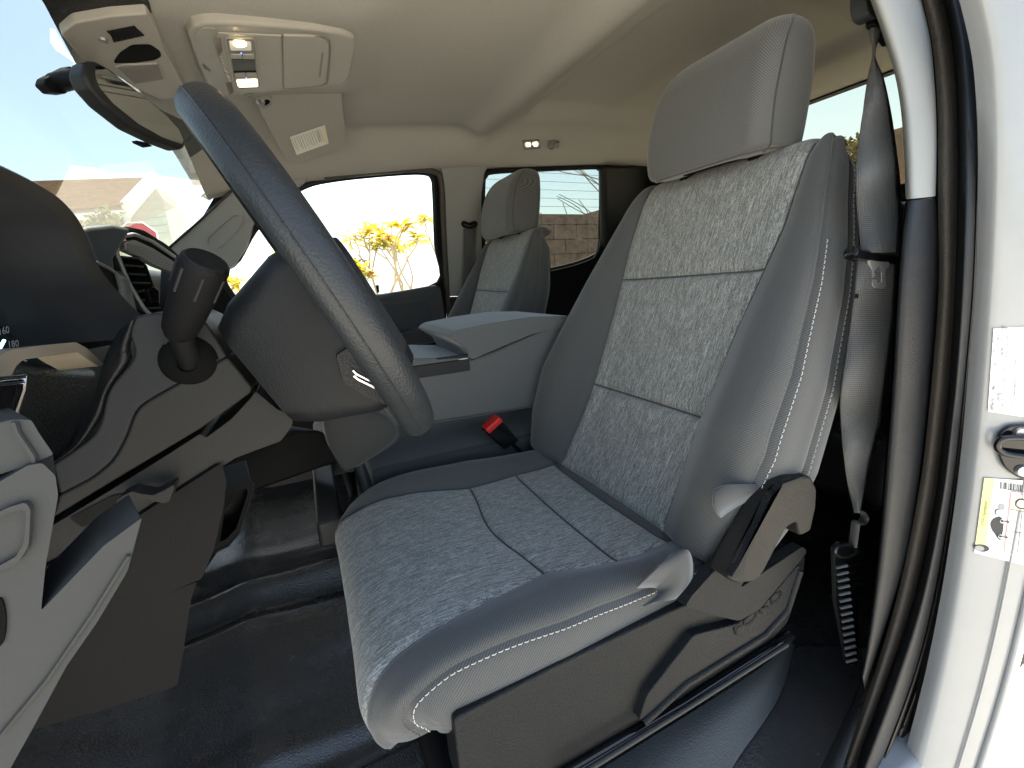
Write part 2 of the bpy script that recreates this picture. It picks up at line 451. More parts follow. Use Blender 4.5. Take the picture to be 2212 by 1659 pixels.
M().plate(psp(rnd([(600, 690), (690, 655), (820, 637), (944, 615), (953, 622), (960, 665), (966, 730), (900, 800), (640, 800)], 8), -.05), (.05, 0, 0)).build('door_panel', 'door_grey', pd, bevel=.012)
M().frame(psp(rnd([(815, 655), (925, 638), (941, 650), (950, 735), (840, 750)], 10), -.056), [psp(rnd([(826, 665), (918, 650), (930, 660), (936, 710), (845, 722)], 10), -.056)], (.01, 0, 0)).build('panel_moulding', 'door_grey', pd, bevel=.003)
M().plate(psp(rnd([(855, 722), (940, 702), (952, 706), (958, 740), (880, 760)], 8), -.10), (.06, 0, 0)).build('armrest', 'door_grey', pd, bevel=.012)
M().lathe([(.0, .03), (.006, .028), (.005, 0)], P(817, 632, pl=(1, 0, .2, .93)), (0, 0, 1), 10).build('lock_pin', 'black_plastic', pd)

pb = thing('passenger_pillar', 'light grey upper and dark lower pillar trim between the far side windows', 'pillar', (.78, -.17, .0))
M().plate(psp(rnd([(956, 372), (948, 350), (1060, 345), (1046, 375), (1040, 420), (1041, 640), (972, 640), (966, 520), (962, 420)], 3), -.03), (.06, 0, 0)).build('upper_trim', 'pillar_trim', pb, bevel=.008)
M().plate(psp([(972, 641), (1041, 641), (1041, 1000), (1000, 1000)], -.034), (.06, 0, 0)).build('lower_trim', 'dark_plastic', pb, bevel=.006)
M().tube(psp(cr([(700, 383), (800, 371), (890, 366), (940, 372), (953, 395), (957, 470), (964, 600), (974, 720), (985, 800)], 6), -.028), .011, 8).build('door_weatherstrip', 'rubber_brown', pb)
g = thing('passenger_belt', 'black seat belt hanging from a pale guide on the far pillar', 'seat belt', P(1012, 700, x=.70))
M().plate(PL(rnd([(1001, 440), (1008, 432), (1022, 434), (1025, 485), (1004, 488)], 4), x=.725), (.015, 0, 0)).build('guide_cover', 'light_grey_plastic', g, bevel=.004)
M().plate(PL([(1003, 452), (1022, 450), (1022, 453), (1003, 455)], x=.722), (.006, 0, 0)).build('cover_groove', 'grey_ink', g)
M().tube(cr(PL([(1000, 486), (1013, 492), (1028, 486), (1026, 480), (1013, 484), (1002, 480)], x=.70), 4, True), .006, 8, True).build('loop', 'black_plastic', g)
L_ = PL([(1003, 488), (1002, 560), (996, 640), (988, 720)], x=.70); R_ = PL([(1029, 488), (1027, 560), (1018, 640), (1008, 720)], x=.70)
M().grid([cr(L_, 5), cr(R_, 5)], uv=[[(0, k*.02) for k in range(16)], [(.046, k*.02) for k in range(16)]]).build('webbing', 'belt_web', g, solid=.002)

rd = thing('passenger_rear_door', 'black rear passenger door with privacy glass behind the far front seat', 'door', (.8, -.6, .0))
outer = [ps(-.215, -.05), ps(-.21, 1.26), ps(-.95, 1.30), ps(-.955, -.05)]
M().frame(outer, [rw], (.03, 0, 0)).build('window_frame', 'black_plastic', rd, smooth=False)
M().plate(psp(RW, .015), (.004, 0, 0)).build('window_pane', 'privacy_glass', rd, smooth=False)
M().tube(psp(RW, -.006), .010, 8, True).build('window_seal', 'rubber', rd)
M().plate(psp(cr([(1052, 560), (1120, 592), (1220, 578), (1284, 556), (1302, 535), (1312, 700), (1100, 760), (1050, 700)], 3, True), -.03), (.025, 0, 0)).build('door_panel', 'black_plastic', rd, bevel=.008)
cp = M().plate(PL([(1304, 355), (1440, 355), (1440, 700), (1310, 700)], pl=(1, .10, .2, .948-.035-.095)), (.05, 0, 0)).build('corner_pillar_trim', 'soft_black', bevel=.02)
tag(cp, 'black cloth trim on the rear corner pillar beside the tinted window', 'pillar trim')
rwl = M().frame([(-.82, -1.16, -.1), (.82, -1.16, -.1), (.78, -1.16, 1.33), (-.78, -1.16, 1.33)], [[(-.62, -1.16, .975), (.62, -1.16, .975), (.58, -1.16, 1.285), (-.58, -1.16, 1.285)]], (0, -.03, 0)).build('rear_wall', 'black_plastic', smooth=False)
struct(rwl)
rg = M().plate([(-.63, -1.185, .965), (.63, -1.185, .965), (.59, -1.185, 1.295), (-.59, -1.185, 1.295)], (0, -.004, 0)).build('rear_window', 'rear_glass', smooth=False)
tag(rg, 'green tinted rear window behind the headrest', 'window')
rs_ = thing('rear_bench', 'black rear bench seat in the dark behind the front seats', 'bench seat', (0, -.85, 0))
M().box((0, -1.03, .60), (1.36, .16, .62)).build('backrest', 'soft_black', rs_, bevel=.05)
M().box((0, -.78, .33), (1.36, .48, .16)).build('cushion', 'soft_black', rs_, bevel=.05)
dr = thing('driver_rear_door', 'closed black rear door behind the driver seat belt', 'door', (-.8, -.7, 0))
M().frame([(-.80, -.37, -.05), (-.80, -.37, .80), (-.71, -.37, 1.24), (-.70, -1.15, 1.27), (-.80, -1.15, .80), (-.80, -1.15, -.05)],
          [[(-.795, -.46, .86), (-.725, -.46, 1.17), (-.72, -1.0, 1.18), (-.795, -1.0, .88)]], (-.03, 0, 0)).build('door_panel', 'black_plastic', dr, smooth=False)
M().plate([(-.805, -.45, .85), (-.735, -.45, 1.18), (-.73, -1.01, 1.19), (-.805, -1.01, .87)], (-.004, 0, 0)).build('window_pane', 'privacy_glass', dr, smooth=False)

# passenger windscreen pillar
ap = thing('windscreen_pillar', 'grey green windscreen pillar trim with long grab handle', 'pillar', P(440, 520, pl=PS))
A_ = rnd([(355, 545), (499, 414), (600, 345), (690, 340), (660, 392), (600, 432), (562, 462), (547, 484), (534, 530), (505, 575), (420, 610)], 8)
M().plate(psp(A_, -.045), (.06, 0, 0)).build('trim', 'pillar_trim', ap, bevel=.008)
H_ = rnd([(448, 515), (505, 464), (518, 466), (520, 478), (512, 492), (470, 530), (450, 530)], 8)
M().frame(psp(rnd([(440, 520), (503, 459), (521, 460), (526, 476), (516, 496), (474, 536), (447, 536)], 9), -.052), [psp(H_, -.052)], (.012, 0, 0)).build('grab_handle', 'pillar_trim', ap, bevel=.003)
M().tube(psp([(357, 543), (430, 478), (500, 412), (600, 342)], -.05), .004, 8).build('glass_edge', 'gloss_black', ap)
# ------------------------------------------------------------------ seats, built once about x = 0 and mirrored for the far one
def cubic(q, xs, Y):
    """smooth curve through (xs, Y), Y (n, k)"""
    xs = np.array(xs, float); Y = np.array(Y, float); q = np.clip(q, xs[0], xs[-1])
    i = np.clip(np.searchsorted(xs, q, side='right')-1, 0, len(xs)-2)
    m = np.gradient(Y, xs, axis=0); h = xs[i+1]-xs[i]; t = (q-xs[i])/h
    return (2*t**3-3*t*t+1)*Y[i]+(t**3-2*t*t+t)*h*m[i]+(-2*t**3+3*t*t)*Y[i+1]+(t**3-t*t)*h*m[i+1]
def cospace(n): return .5-.5*np.cos(np.linspace(0, np.pi, n+1))
def panel(fn, qa, qb, ta, tb, nq, nt_, seams='lrbt', depth=.0075, wid=.0065, puff=0.):
    """cloth panel over surface fn(q, t); its edges sink into the seam. returns grid and uv"""
    ss, tt = cospace(nq), cospace(nt_); SGN = -1. if fn is back_fn else 1.
    G = np.array([[fn(qa+(qb-qa)*s, (ta(s) if callable(ta) else ta)+((tb(s) if callable(tb) else tb)-(ta(s) if callable(ta) else ta))*t) for s in ss] for t in tt])
    dv, du = np.gradient(G, axis=0), np.gradient(G, axis=1)
    N = np.cross(du, dv); N /= np.linalg.norm(N, axis=2)[..., None]+1e-12
    cu = np.concatenate([np.zeros((len(tt), 1)), np.cumsum(np.linalg.norm(np.diff(G, axis=1), axis=2), 1)], 1)
    cv = np.concatenate([np.zeros((1, len(ss))), np.cumsum(np.linalg.norm(np.diff(G, axis=0), axis=2), 0)], 0)
    D = np.zeros(cu.shape)
    if 'l' in seams: D = np.maximum(D, np.exp(-(cu/wid)**1.3))
    if 'r' in seams: D = np.maximum(D, np.exp(-((cu[:, -1:]-cu)/wid)**1.3))
    if 'b' in seams: D = np.maximum(D, np.exp(-(cv/wid)**1.3))
    if 't' in seams: D = np.maximum(D, np.exp(-((cv[-1:]-cv)/wid)**1.3))
    G = G-N*(D*depth)[..., None]*SGN
    if puff: G = G+N*(puff*np.sin(np.pi*ss)[None, :]*np.sin(np.pi*tt)[:, None])[..., None]*SGN
    mid = cu-cu[:, cu.shape[1]//2][:, None]
    return G, np.stack([mid, cv], -1)
SGN = 1.0
# backrest
SPx = [0, .15, .35, .55, .75, .92, 1.0, 1.08, 1.2, 1.33, 1.45]
SPy = [(.005, .375), (-.035, .45), (-.083, .55), (-.130, .655), (-.183, .775), (-.226, .875), (-.249, .924), (-.270, .950), (-.300, .960), (-.335, .953), (-.365, .928)]
def back_fn(q, t):
    s = 1 if q >= 0 else -1; a = abs(q)
    c = cubic(t, SPx, SPy); d = cubic(t+.01, SPx, SPy)-cubic(t-.01, SPx, SPy); d = d/np.linalg.norm(d)
    n = np.array((d[1], -d[0]))                      # forward of the surface in (y, z)
    if n[0] < 0 and t < .9: n = -n
    tt = min(t, 1.0)
    b = interp([0, .3, .6, .85, 1, 1.45], [.150, .140, .152, .172, .172, .165], t)
    w = interp([0, .15, .3, .5, .7, .85, .95, 1.05, 1.2, 1.45], [.258, .279, .288, .281, .261, .239, .222, .206, .188, .17], t)
    h = interp([0, .15, .35, .6, .85, 1.0, 1.2], [.022, .045, .056, .036, .014, .004, .0], t)
    D = interp([0, .8, 1.0, 1.1, 1.45], [.125, .115, .085, .05, .03], t)
    rec = interp([0, .2, .5, .8, 1.0], [.016, .020, .016, .008, 0], t)
    qs = [0, .5, 1, 1.3, 1.65, 2, 2.5, 3, 3.5, 4]
    Y = [(0, -rec), (b*.5, -rec*.95), (b, -rec*.35), (b+(w-b)*.45, h*.85), (b+(w-b)*.82, h), (w, h*.55-.002), (w+.007, -D*.18), (w+.009, -D*.42), (w+.003, -D*.74), (w-.024, -D)]
    o = cubic(a, qs, Y)
    return np.array((s*o[0], c[0]+n[0]*o[1], c[1]+n[1]*o[1]))
# cushion, t runs from the back forward and over the front edge
CSx = [0, .18, .38, .58, .74, .86, .93, 1.0, 1.08, 1.17]
CSy = [(-.06, .372), (.03, .366), (.13, .369), (.23, .378), (.33, .386), (.405, .380), (.450, .362), (.471, .335), (.471, .308), (.460, .286)]
def cush_fn(q, t):
    s = 1 if q >= 0 else -1; a = abs(q)
    c = cubic(t, CSx, CSy); d = cubic(t+.01, CSx, CSy)-cubic(t-.01, CSx, CSy); d = d/np.linalg.norm(d)
    n = np.array((-d[1], d[0]))
    b = interp([0, .3, .55, .7, .8, .9, 1.0, 1.2], [.172, .172, .150, .172, .181, .186, .205, .215], t)
    w = interp([0, .3, .6, .85, .95, 1.05, 1.17], [.240, .246, .250, .244, .240, .236, .225], t)
    h = interp([0, .2, .5, .75, .9, 1.0], [.014, .020, .024, .014, .002, -.004], t)
    D = interp([0, .8, .95, 1.05, 1.17], [.085, .085, .06, .035, .02], t)
    pull = interp([0, .8, .93, 1.05, 1.17], [0, 0, .026, .050, .056], t)*(min(a, 2.2)/2)**2.6   # the front corners are drawn back
    qs = [0, .5, 1, 1.35, 1.7, 2, 2.4, 3.0, 3.6]
    Y = [(0, -.006), (b*.5, -.004), (b, .002), (b+(w-b)*.5, h*.95), (b+(w-b)*.85, h*.9), (w, h*.55-.004), (w+.009, -D*.28), (w+.012, -D*.7), (w+.002, -D*1.15)]
    o = cubic(a, qs, Y)
    return np.array((s*o[0], c[0]+n[0]*o[1]-pull, c[1]+n[1]*o[1]))
def stitches(fn, curve, length=.0052, gap=.0026, r=.00055, lift=.0006):
    """dashes of thread laid along surface curve (list of (q, t))"""
    P_ = np.array([fn(q, t) for q, t in curve]); e = 1e-3
    N_ = []
    for q, t in curve:
        a = np.cross(fn(q+e, t)-fn(q-e, t), fn(q, t+e)-fn(q, t-e)); N_.append(a/(np.linalg.norm(a)+1e-12))
    N_ = np.array(N_)*(-1. if fn is back_fn else 1.)
    L = np.concatenate([[0], np.cumsum(np.linalg.norm(np.diff(P_, axis=0), axis=1))]); m = M(); s = 0
    at = lambda x: np.array([np.interp(x, L, P_[:, k]) for k in range(3)])
    nat = lambda x: np.array([np.interp(x, L, N_[:, k]) for k in range(3)])
    while s+length < L[-1]:
        a, b, n = at(s), at(s+length), nat(s+length/2)
        m.tube([a-n*.0006, a*.75+b*.25+n*lift, a*.25+b*.75+n*lift, b-n*.0006], r, 5, up=n); s += length+gap
    return m
def shift(m, ox, mir, loc):
    m.v = [((v[0]*mir)+ox, v[1]+loc[0], v[2]+loc[1]) for v in m.v]; return m
def make_seat(root, ox, mir, dy=0., dz=0., near=True):
    """mir = 1: +q side is inboard (driver); the outboard side is q < 0"""
    loc = (dy, dz); k = 1.0 if near else .6
    def put(parent, name, mat, fn, qa, qb, ta, tb, nq, nt_, **kw):
        G, uv = panel(fn, qa, qb, ta, tb, int(nq*k)+6, int(nt_*k)+6, **kw)
        return shift(M().grid(G, uv=uv), ox, mir, loc).build(name, mat, parent, angle=80)
    U = lambda s: .738-.010*math.cos((s-.5)*2)*0+.012*(s-.5)*(-1)
    Lo = lambda s: .345+.0*s
    br = put(root, 'backrest', 'seat_weave', back_fn, -1, 1, U, 1.30, 40, 60)
    br['label'] = 'heathered woven upper panel of the backrest'
    put(br, 'middle_panel', 'seat_weave', back_fn, -1, 1, Lo, U, 40, 50)
    put(br, 'lumbar_panel', 'seat_weave', back_fn, -1, 1, .0, Lo, 40, 40)
    put(br, 'inner_bolster', 'seat_twill', back_fn, 1, 2, .0, 1.30, 30, 90)
    put(br, 'outer_bolster', 'seat_twill', back_fn, -2, -1, .0, 1.30, 30, 90)
    put(br, 'outer_side_strip', 'seat_twill', back_fn, -3, -2, .05, 1.36, 16, 90)
    put(br, 'inner_side_strip', 'seat_twill', back_fn, 2, 3, .05, 1.36, 16, 90)
    put(br, 'outer_side', 'seat_twill', back_fn, -4, -3, .05, 1.36, 16, 80)
    put(br, 'inner_side', 'seat_twill', back_fn, 3, 4, .05, 1.36, 16, 80)
    G = [[back_fn(q, t) for q in (-4, -2, 0, 2, 4)] for t in (0., .3, .6, .9, 1.0)]
    G = [[(p[0][0], p[0][1]-.0, p[0][2])]+[(x, p[0][1]-.01, p[0][2]) for x in (-.12, 0, .12)]+[(p[-1][0], p[-1][1], p[-1][2])] for p in G]
    shift(M().grid(G), ox, mir, loc).build('back_cover', 'black_plastic', br)
    tt = np.linspace(.05, 1.04, 300)
    if near:
        shift(stitches(back_fn, [(-2.10, t) for t in np.linspace(.10, .80, 260)]), ox, mir, loc).build('stitching', 'thread', br)
        shift(stitches(back_fn, [(-1.93, t) for t in tt], r=.0004), ox, mir, loc).build('dark_stitching', 'thread_dark', br)
        shift(stitches(back_fn, [(-3.07, t) for t in tt], r=.0006), ox, mir, loc).build('side_stitching', 'grey_thread', br)
    def seam(parent, fn, curve, r=.0012, dep=.0052):
        e = 1e-3; pts = []; sg = -1. if fn is back_fn else 1.
        for q, t in curve:
            n = np.cross(fn(q+e, t)-fn(q-e, t), fn(q, t+e)-fn(q, t-e)); pts.append(fn(q, t)-n/(np.linalg.norm(n)+1e-12)*dep*sg)
        shift(M().tube(pts, r, 6), ox, mir, loc).build('seam', 'thread_dark', parent)
    ll = np.linspace(-1, 1, 40)
    for g in (U, Lo): seam(br, back_fn, [(q, g((q+1)/2)) for q in ll])
    for q in (-1, 1): seam(br, back_fn, [(q, t) for t in np.linspace(.02, 1.08, 90)], .0010)
    # cushion
    c = put(root, 'seat_cushion', 'seat_weave', cush_fn, -1, 1, lambda s: .56+.10*math.sin(math.pi*s)*0+.035*math.sin(2*math.pi*(s-.25))*.5, 1.17, 44, 60)
    mid = lambda s: .56+.035*math.sin(2*math.pi*(s-.25))*.5
    c['label'] = 'heathered woven front panel of the seat cushion'
    for g in (mid, lambda s: .315, lambda s: .12): seam(c, cush_fn, [(q, g((q+1)/2)) for q in ll])
    for q in (-1, 1): seam(c, cush_fn, [(q, t) for t in np.linspace(.02, 1.15, 90)], .0010)
    put(c, 'middle_panel', 'seat_weave', cush_fn, -1, 1, .315, mid, 40, 30)
    put(c, 'rear_panel', 'seat_weave', cush_fn, -1, 1, .12, .315, 40, 26)
    put(c, 'rear_strip', 'seat_twill', cush_fn, -1, 1, .0, .12, 40, 16)
    put(c, 'inner_bolster', 'seat_twill', cush_fn, 1, 2, .0, 1.17, 26, 90)
    put(c, 'outer_bolster', 'seat_twill', cush_fn, -2, -1, .0, 1.17, 30, 90, depth=.0045)
    put(c, 'inner_side', 'seat_twill', cush_fn, 2, 3.6, .0, 1.17, 20, 60)
    put(c, 'outer_side', 'seat_twill', cush_fn, -3.6, -2, .0, 1.17, 24, 90, depth=.0045)
    if near:
        shift(stitches(cush_fn, [(-2.10, t) for t in np.linspace(.12, 1.12, 320)]), ox, mir, loc).build('stitching', 'thread', c)
        shift(stitches(cush_fn, [(-1.93, t) for t in np.linspace(.12, 1.12, 320)], r=.0004), ox, mir, loc).build('dark_stitching', 'thread_dark', c)
    # headrest
    def ring(zf, hw, yf, yb, r, n=7):
        pts = []
        for cx, cy, a0 in ((hw-r, yf-r, 0), (-(hw-r), yf-r, 90), (-(hw-r), yb+r, 180), (hw-r, yb+r, 270)):
            for j in range(n+1):
                a = math.radians(a0+90*j/n); pts.append((cx+r*math.cos(a), cy+r*math.sin(a)))
        return pts
    hs = [(.0, .50, .55), (.0, .82, .8), (.004, .93, .93), (.012, .98, .98), (.03, 1., 1.), (.08, 1.005, 1.), (.13, 1., 1.), (.17, .97, 1.), (.195, .935, .98), (.211, .875, .92), (.221, .79, .78), (.226, .64, .55), (.227, .3, .2)]
    rows, uvs = [], []
    for hgt, kx, ky in hs:
        yf = interp([0, .05, .12, .18, .227], [-.212, -.204, -.215, -.236, -.27], hgt); yb = interp([0, .1, .227], [-.325, -.338, -.35], hgt)
        cy = (yf+yb)/2; hd = (yf-yb)/2*ky; hw = .131*kx
        rg_ = ring(0, hw, cy+hd, cy-hd, min(.030, hd*.9, hw*.9))
        zz = lambda x, y: .946+hgt*.92+.0*x-.12*(y+.21)*(hgt < .01)
        rows.append([(x, y, zz(x, y)) for x, y in rg_]); per = np.cumsum([0]+[math.dist(rg_[i], rg_[i+1]) for i in range(len(rg_)-1)])
        uvs.append([(p, hgt) for p in per])
    m = M(); R4 = np.array(rows); R4 = np.concatenate([R4, R4[:, :1]], 1); U4 = np.array(uvs); U4 = np.concatenate([U4, U4[:, -1:]+(.01, 0)], 1)
    # refine along height
    Gf = np.array([cr(R4[:, j], 5) for j in range(R4.shape[1])]).transpose(1, 0, 2); Uf = np.array([cr(np.c_[U4[:, j], np.zeros(len(hs))], 5) for j in range(U4.shape[1])]).transpose(1, 0, 2)[..., :2]
    m.grid(Gf, uv=Uf)
    hr = shift(m, ox, mir, loc).build('headrest', 'headrest_twill', root, angle=80)
    n1 = 8
    for j, nm in ((n1-7, 'side_seam'), (2*n1-1, 'side_seam')):   # welt where the front cover meets the sides
        pth = Gf[5:-8, j+1 if j < n1 else j-1]
        shift(M().tube(pth, .0016, 6), ox, mir, loc).build(nm, 'seat_twill', hr)
    pth = [p for p in Gf[8]]; shift(M().tube(pth[:-1], .0022, 6, True), ox, mir, loc).build('lower_welt', 'headrest_twill', hr)
    for sx in (-1, 1):
        shift(M().tube([(sx*.075, -.285, .90), (sx*.075, -.278, .97)], .008, 12), ox, mir, loc).build('post', 'chrome', hr)
        shift(M().lathe([(.0, .012), (.019, .012), (.021, .006), (.021, 0)], (sx*.075, -.286, .945), (0, -.1, 1), 16), ox, mir, loc).build('post_sleeve', 'black_plastic', hr)
plastic('pillar_dark', (.011, .012, .014), .5, 420, .0006, .25)
simple('gloss_rubber', (.012, .012, .013), .28)
simple('sticker_blue', (.05, .30, .55), .5)
simple('sticker_green', (.12, .17, .17), .5)
simple('label_paper', (.80, .77, .66), .6)
plastic('scoop_grey', (.33, .33, .29), .6, 900, .0001)
emis('lens_lit', (1., .85, .6), .8)
emis('needle_dim', (.1, .25, .9), .6)
twill('cushion_dark', (.035, .036, .038), (.06, .061, .063))
twill('seat_plain', (.085, .087, .089), (.145, .147, .148))
simple('grey_thread', (.3, .3, .29), .9)
SX = .435
ds = thing('car_seat', 'large grey cloth driver seat in the open doorway', 'car seat', (-SX, .1, .0))
make_seat(ds, -SX, 1)
pseat = thing('car_seat', 'grey cloth passenger seat beyond the centre console', 'car seat', (SX-.015, .1, .0))
make_seat(pseat, SX-.015, -1, .02, -.025, near=False)

# driver seat trim: side shield, hinge arm, recline lever
def px(L, x): return PL(L, x=x)
SH = -.700
top = [(980, 1562), (990, 1549), (1200, 1440), (1480, 1307), (1492, 1294), (1560, 1315), (1597, 1335), (1640, 1310), (1735, 1196), (1741, 1204), (1738, 1232), (1703, 1345), (1640, 1412), (1470, 1510), (1340, 1600), (1180, 1700), (1000, 1730), (990, 1650)]
sh = M().plate(px(rnd(top, 9), SH), (.05, 0, 0)).build('side_shield', 'shield_plastic', ds, bevel=.007, seg=4)
# proud lower wing of the shield
low = [(1005, 1700), (1440, 1560), (1500, 1380), (1590, 1352), (1640, 1322), (1725, 1225), (1700, 1338), (1640, 1402), (1470, 1500), (1335, 1590), (1180, 1690)]
M().plate(px(rnd([(1590, 1349), (1645, 1315), (1728, 1218), (1732, 1235), (1700, 1335), (1640, 1395), (1470, 1495), (1380, 1560), (1400, 1500), (1500, 1372)], 10), SH-.012), (.03, 0, 0)).build('shield_wing', 'shield_plastic', sh, bevel=.006, seg=4)
M().tube(px([(1390, 1560), (1480, 1478), (1560, 1428), (1650, 1372), (1700, 1318), (1728, 1232)], SH-.012), .0055, 8).build('shield_rib', 'shield_plastic', sh)
M().plate(px(rnd([(1480, 1312), (1494, 1288), (1560, 1215), (1640, 1075), (1655, 1048), (1700, 1030), (1722, 1026), (1716, 1060), (1600, 1270), (1735, 1180), (1744, 1192), (1735, 1205), (1640, 1318), (1597, 1342), (1540, 1330)], 7), SH-.016), (.016, 0, 0)).build('hinge_arm', 'shield_plastic', sh, bevel=.006, seg=4)
lv = M().plate(px(rnd([(1573, 1252), (1592, 1262), (1632, 1258), (1648, 1240), (1700, 1140), (1722, 1128), (1728, 1160), (1752, 1148), (1764, 1095), (1766, 1055), (1752, 1028), (1706, 1033), (1685, 1045), (1590, 1215)], 8), SH-.040), (.030, 0, 0)).build('recline_lever', 'lever_plastic', ds, bevel=.007, seg=4)
M().plate(px(rnd([(1580, 1248), (1690, 1046), (1745, 1026), (1668, 1070), (1610, 1215), (1606, 1245)], 4), SH-.0435), (.01, 0, 0)).build('lever_face', 'shield_plastic', lv, bevel=.003)
# cloth flaps where the covers tuck into the hinge
M().grid([cr(px([(1540, 1085), (1546, 1060), (1570, 1048), (1610, 1046), (1655, 1045)], -.716), 6), cr(px([(1543, 1098), (1560, 1080), (1590, 1066), (1625, 1060), (1652, 1048)], -.718), 6), cr(px([(1555, 1118), (1580, 1100), (1612, 1082), (1635, 1068), (1650, 1050)], -.712), 6)]).build('back_cover_flap', 'seat_twill', ds, solid=.003)
M().grid([cr(px([(1440, 1205), (1478, 1186), (1492, 1200), (1496, 1235), (1488, 1268), (1455, 1295)], -.700), 5), cr(px([(1420, 1225), (1462, 1212), (1472, 1225), (1474, 1245), (1466, 1268), (1440, 1296)], -.708), 5), cr(px([(1400, 1245), (1440, 1240), (1448, 1250), (1448, 1262), (1440, 1275), (1415, 1300)], -.704), 5), cr(px([(1370, 1270), (1410, 1268), (1418, 1274), (1418, 1282), (1410, 1292), (1385, 1312)], -.694), 5)]).build('cushion_flap', 'seat_twill', ds, sub=1, solid=.002)
def letters(body, a, b, h, x, name, mat, parent, out=-.0025, skew=0.):
    """raised lettering between two picture points on the plane x = const, or pl"""
    kw = x if isinstance(x, dict) else {'x': x}
    A, B = P(*a, **kw), P(*b, **kw); H = P(*h, **kw)
    cu = bpy.data.curves.new('t', 'FONT'); cu.body = body; cu.extrude = 0
    to = bpy.data.objects.new('t', cu); COL.objects.link(to); bpy.context.view_layer.update()
    dg = bpy.context.evaluated_depsgraph_get(); me = bpy.data.meshes.new_from_object(to.evaluated_get(dg))
    v = np.array([q.co[:] for q in me.vertices]); f = [tuple(p.vertices) for p in me.polygons]
    bpy.data.objects.remove(to); bpy.data.curves.remove(cu)
    v[:, 0] = (v[:, 0]-v[:, 0].min())/(np.ptp(v[:, 0])+1e-9); v[:, 1] = (v[:, 1]-min(0, v[:, 1].min()))/.73
    n = unit(np.cross(B-A, H-A)); n = n if n@(CAM-A) > 0 else -n
    W = A+v[:, :1]*(B-A)+v[:, 1:2]*(H-A)+n*abs(out)
    return M().add(W, f).build(name, mat, parent, smooth=False)
letters('FORD', (1588, 1372), (1690, 1287), (1583, 1356), SH-.012, 'moulded_lettering', 'black_plastic', sh, .0015)
for a, b, nm in (((1190, 1690), (1705, 1375), 'seat_rail'),):
    m = M().tube(px([(1100, 1745), (1240, 1662), (1480, 1520), (1706, 1372)], -.705), .008, 10)
    m.build(nm, 'gloss_black', ds)
M().tube(px([(1225, 1690), (1480, 1532), (1700, 1392)], -.72), .0035, 8).build('seat_rail', 'dark_plastic', ds)
M().box((-SX, .12, .13), (.44, .56, .12)).build('seat_base', 'black_plastic', ds, bevel=.02)
M().box((SX, .14, .12), (.44, .56, .14)).build('seat_base', 'black_plastic', pseat, bevel=.02)
# ------------------------------------------------------------------ steering wheel
WC = np.array((-.4576, .4314, .7797)); WR = .2005; WT = math.radians(25.7)
E1 = np.array((1., 0, 0)); E2 = np.array((0, math.sin(WT), math.cos(WT))); WA = np.array((0, math.cos(WT), -math.sin(WT)))   # WA points to the dashboard
def on_wheel(x, y, a=0.): return WC+E1*x+E2*y+WA*a
sw = thing('steering_wheel', 'blue grey grained steering wheel seen edge on before the driver seat', 'steering wheel', tuple(WC))
G = []
NA, NB = 200, 22
for i in range(NA):
    a = 2*math.pi*i/NA; row = []
    rad = E1*math.cos(a)+E2*math.sin(a)
    grip = .5+.5*math.sin(a*64)
    up = sm(math.cos(a-math.pi*.62), .55, .9)+sm(math.cos(a-math.pi*.38), .55, .9)+sm(math.cos(a+math.pi*.62), .75, .95)*.6+sm(math.cos(a+math.pi*.38), .75, .95)*.6
    for j in range(NB):
        b = 2*math.pi*j/NB
        inner = sm(-math.cos(b), .1, .8)*sm(math.sin(b), -.2, .6)        # finger bumps on the inner dash side
        r = .0178*(1-.30*min(1, up)*grip*inner)
        row.append(WC+rad*(WR+r*1.0*math.cos(b))+WA*(r*1.16*math.sin(b)))
    G.append(row)
rim = M().grid(G, True, True).build('rim', 'wheel_skin', sw)
M().tube([WC+(E1*math.cos(a)+E2*math.sin(a))*(WR+.0174)+WA*.006 for a in np.linspace(0, 2*math.pi, 160, endpoint=False)], .0009, 5, True).build('rim_seam', 'wheel_skin', rim)
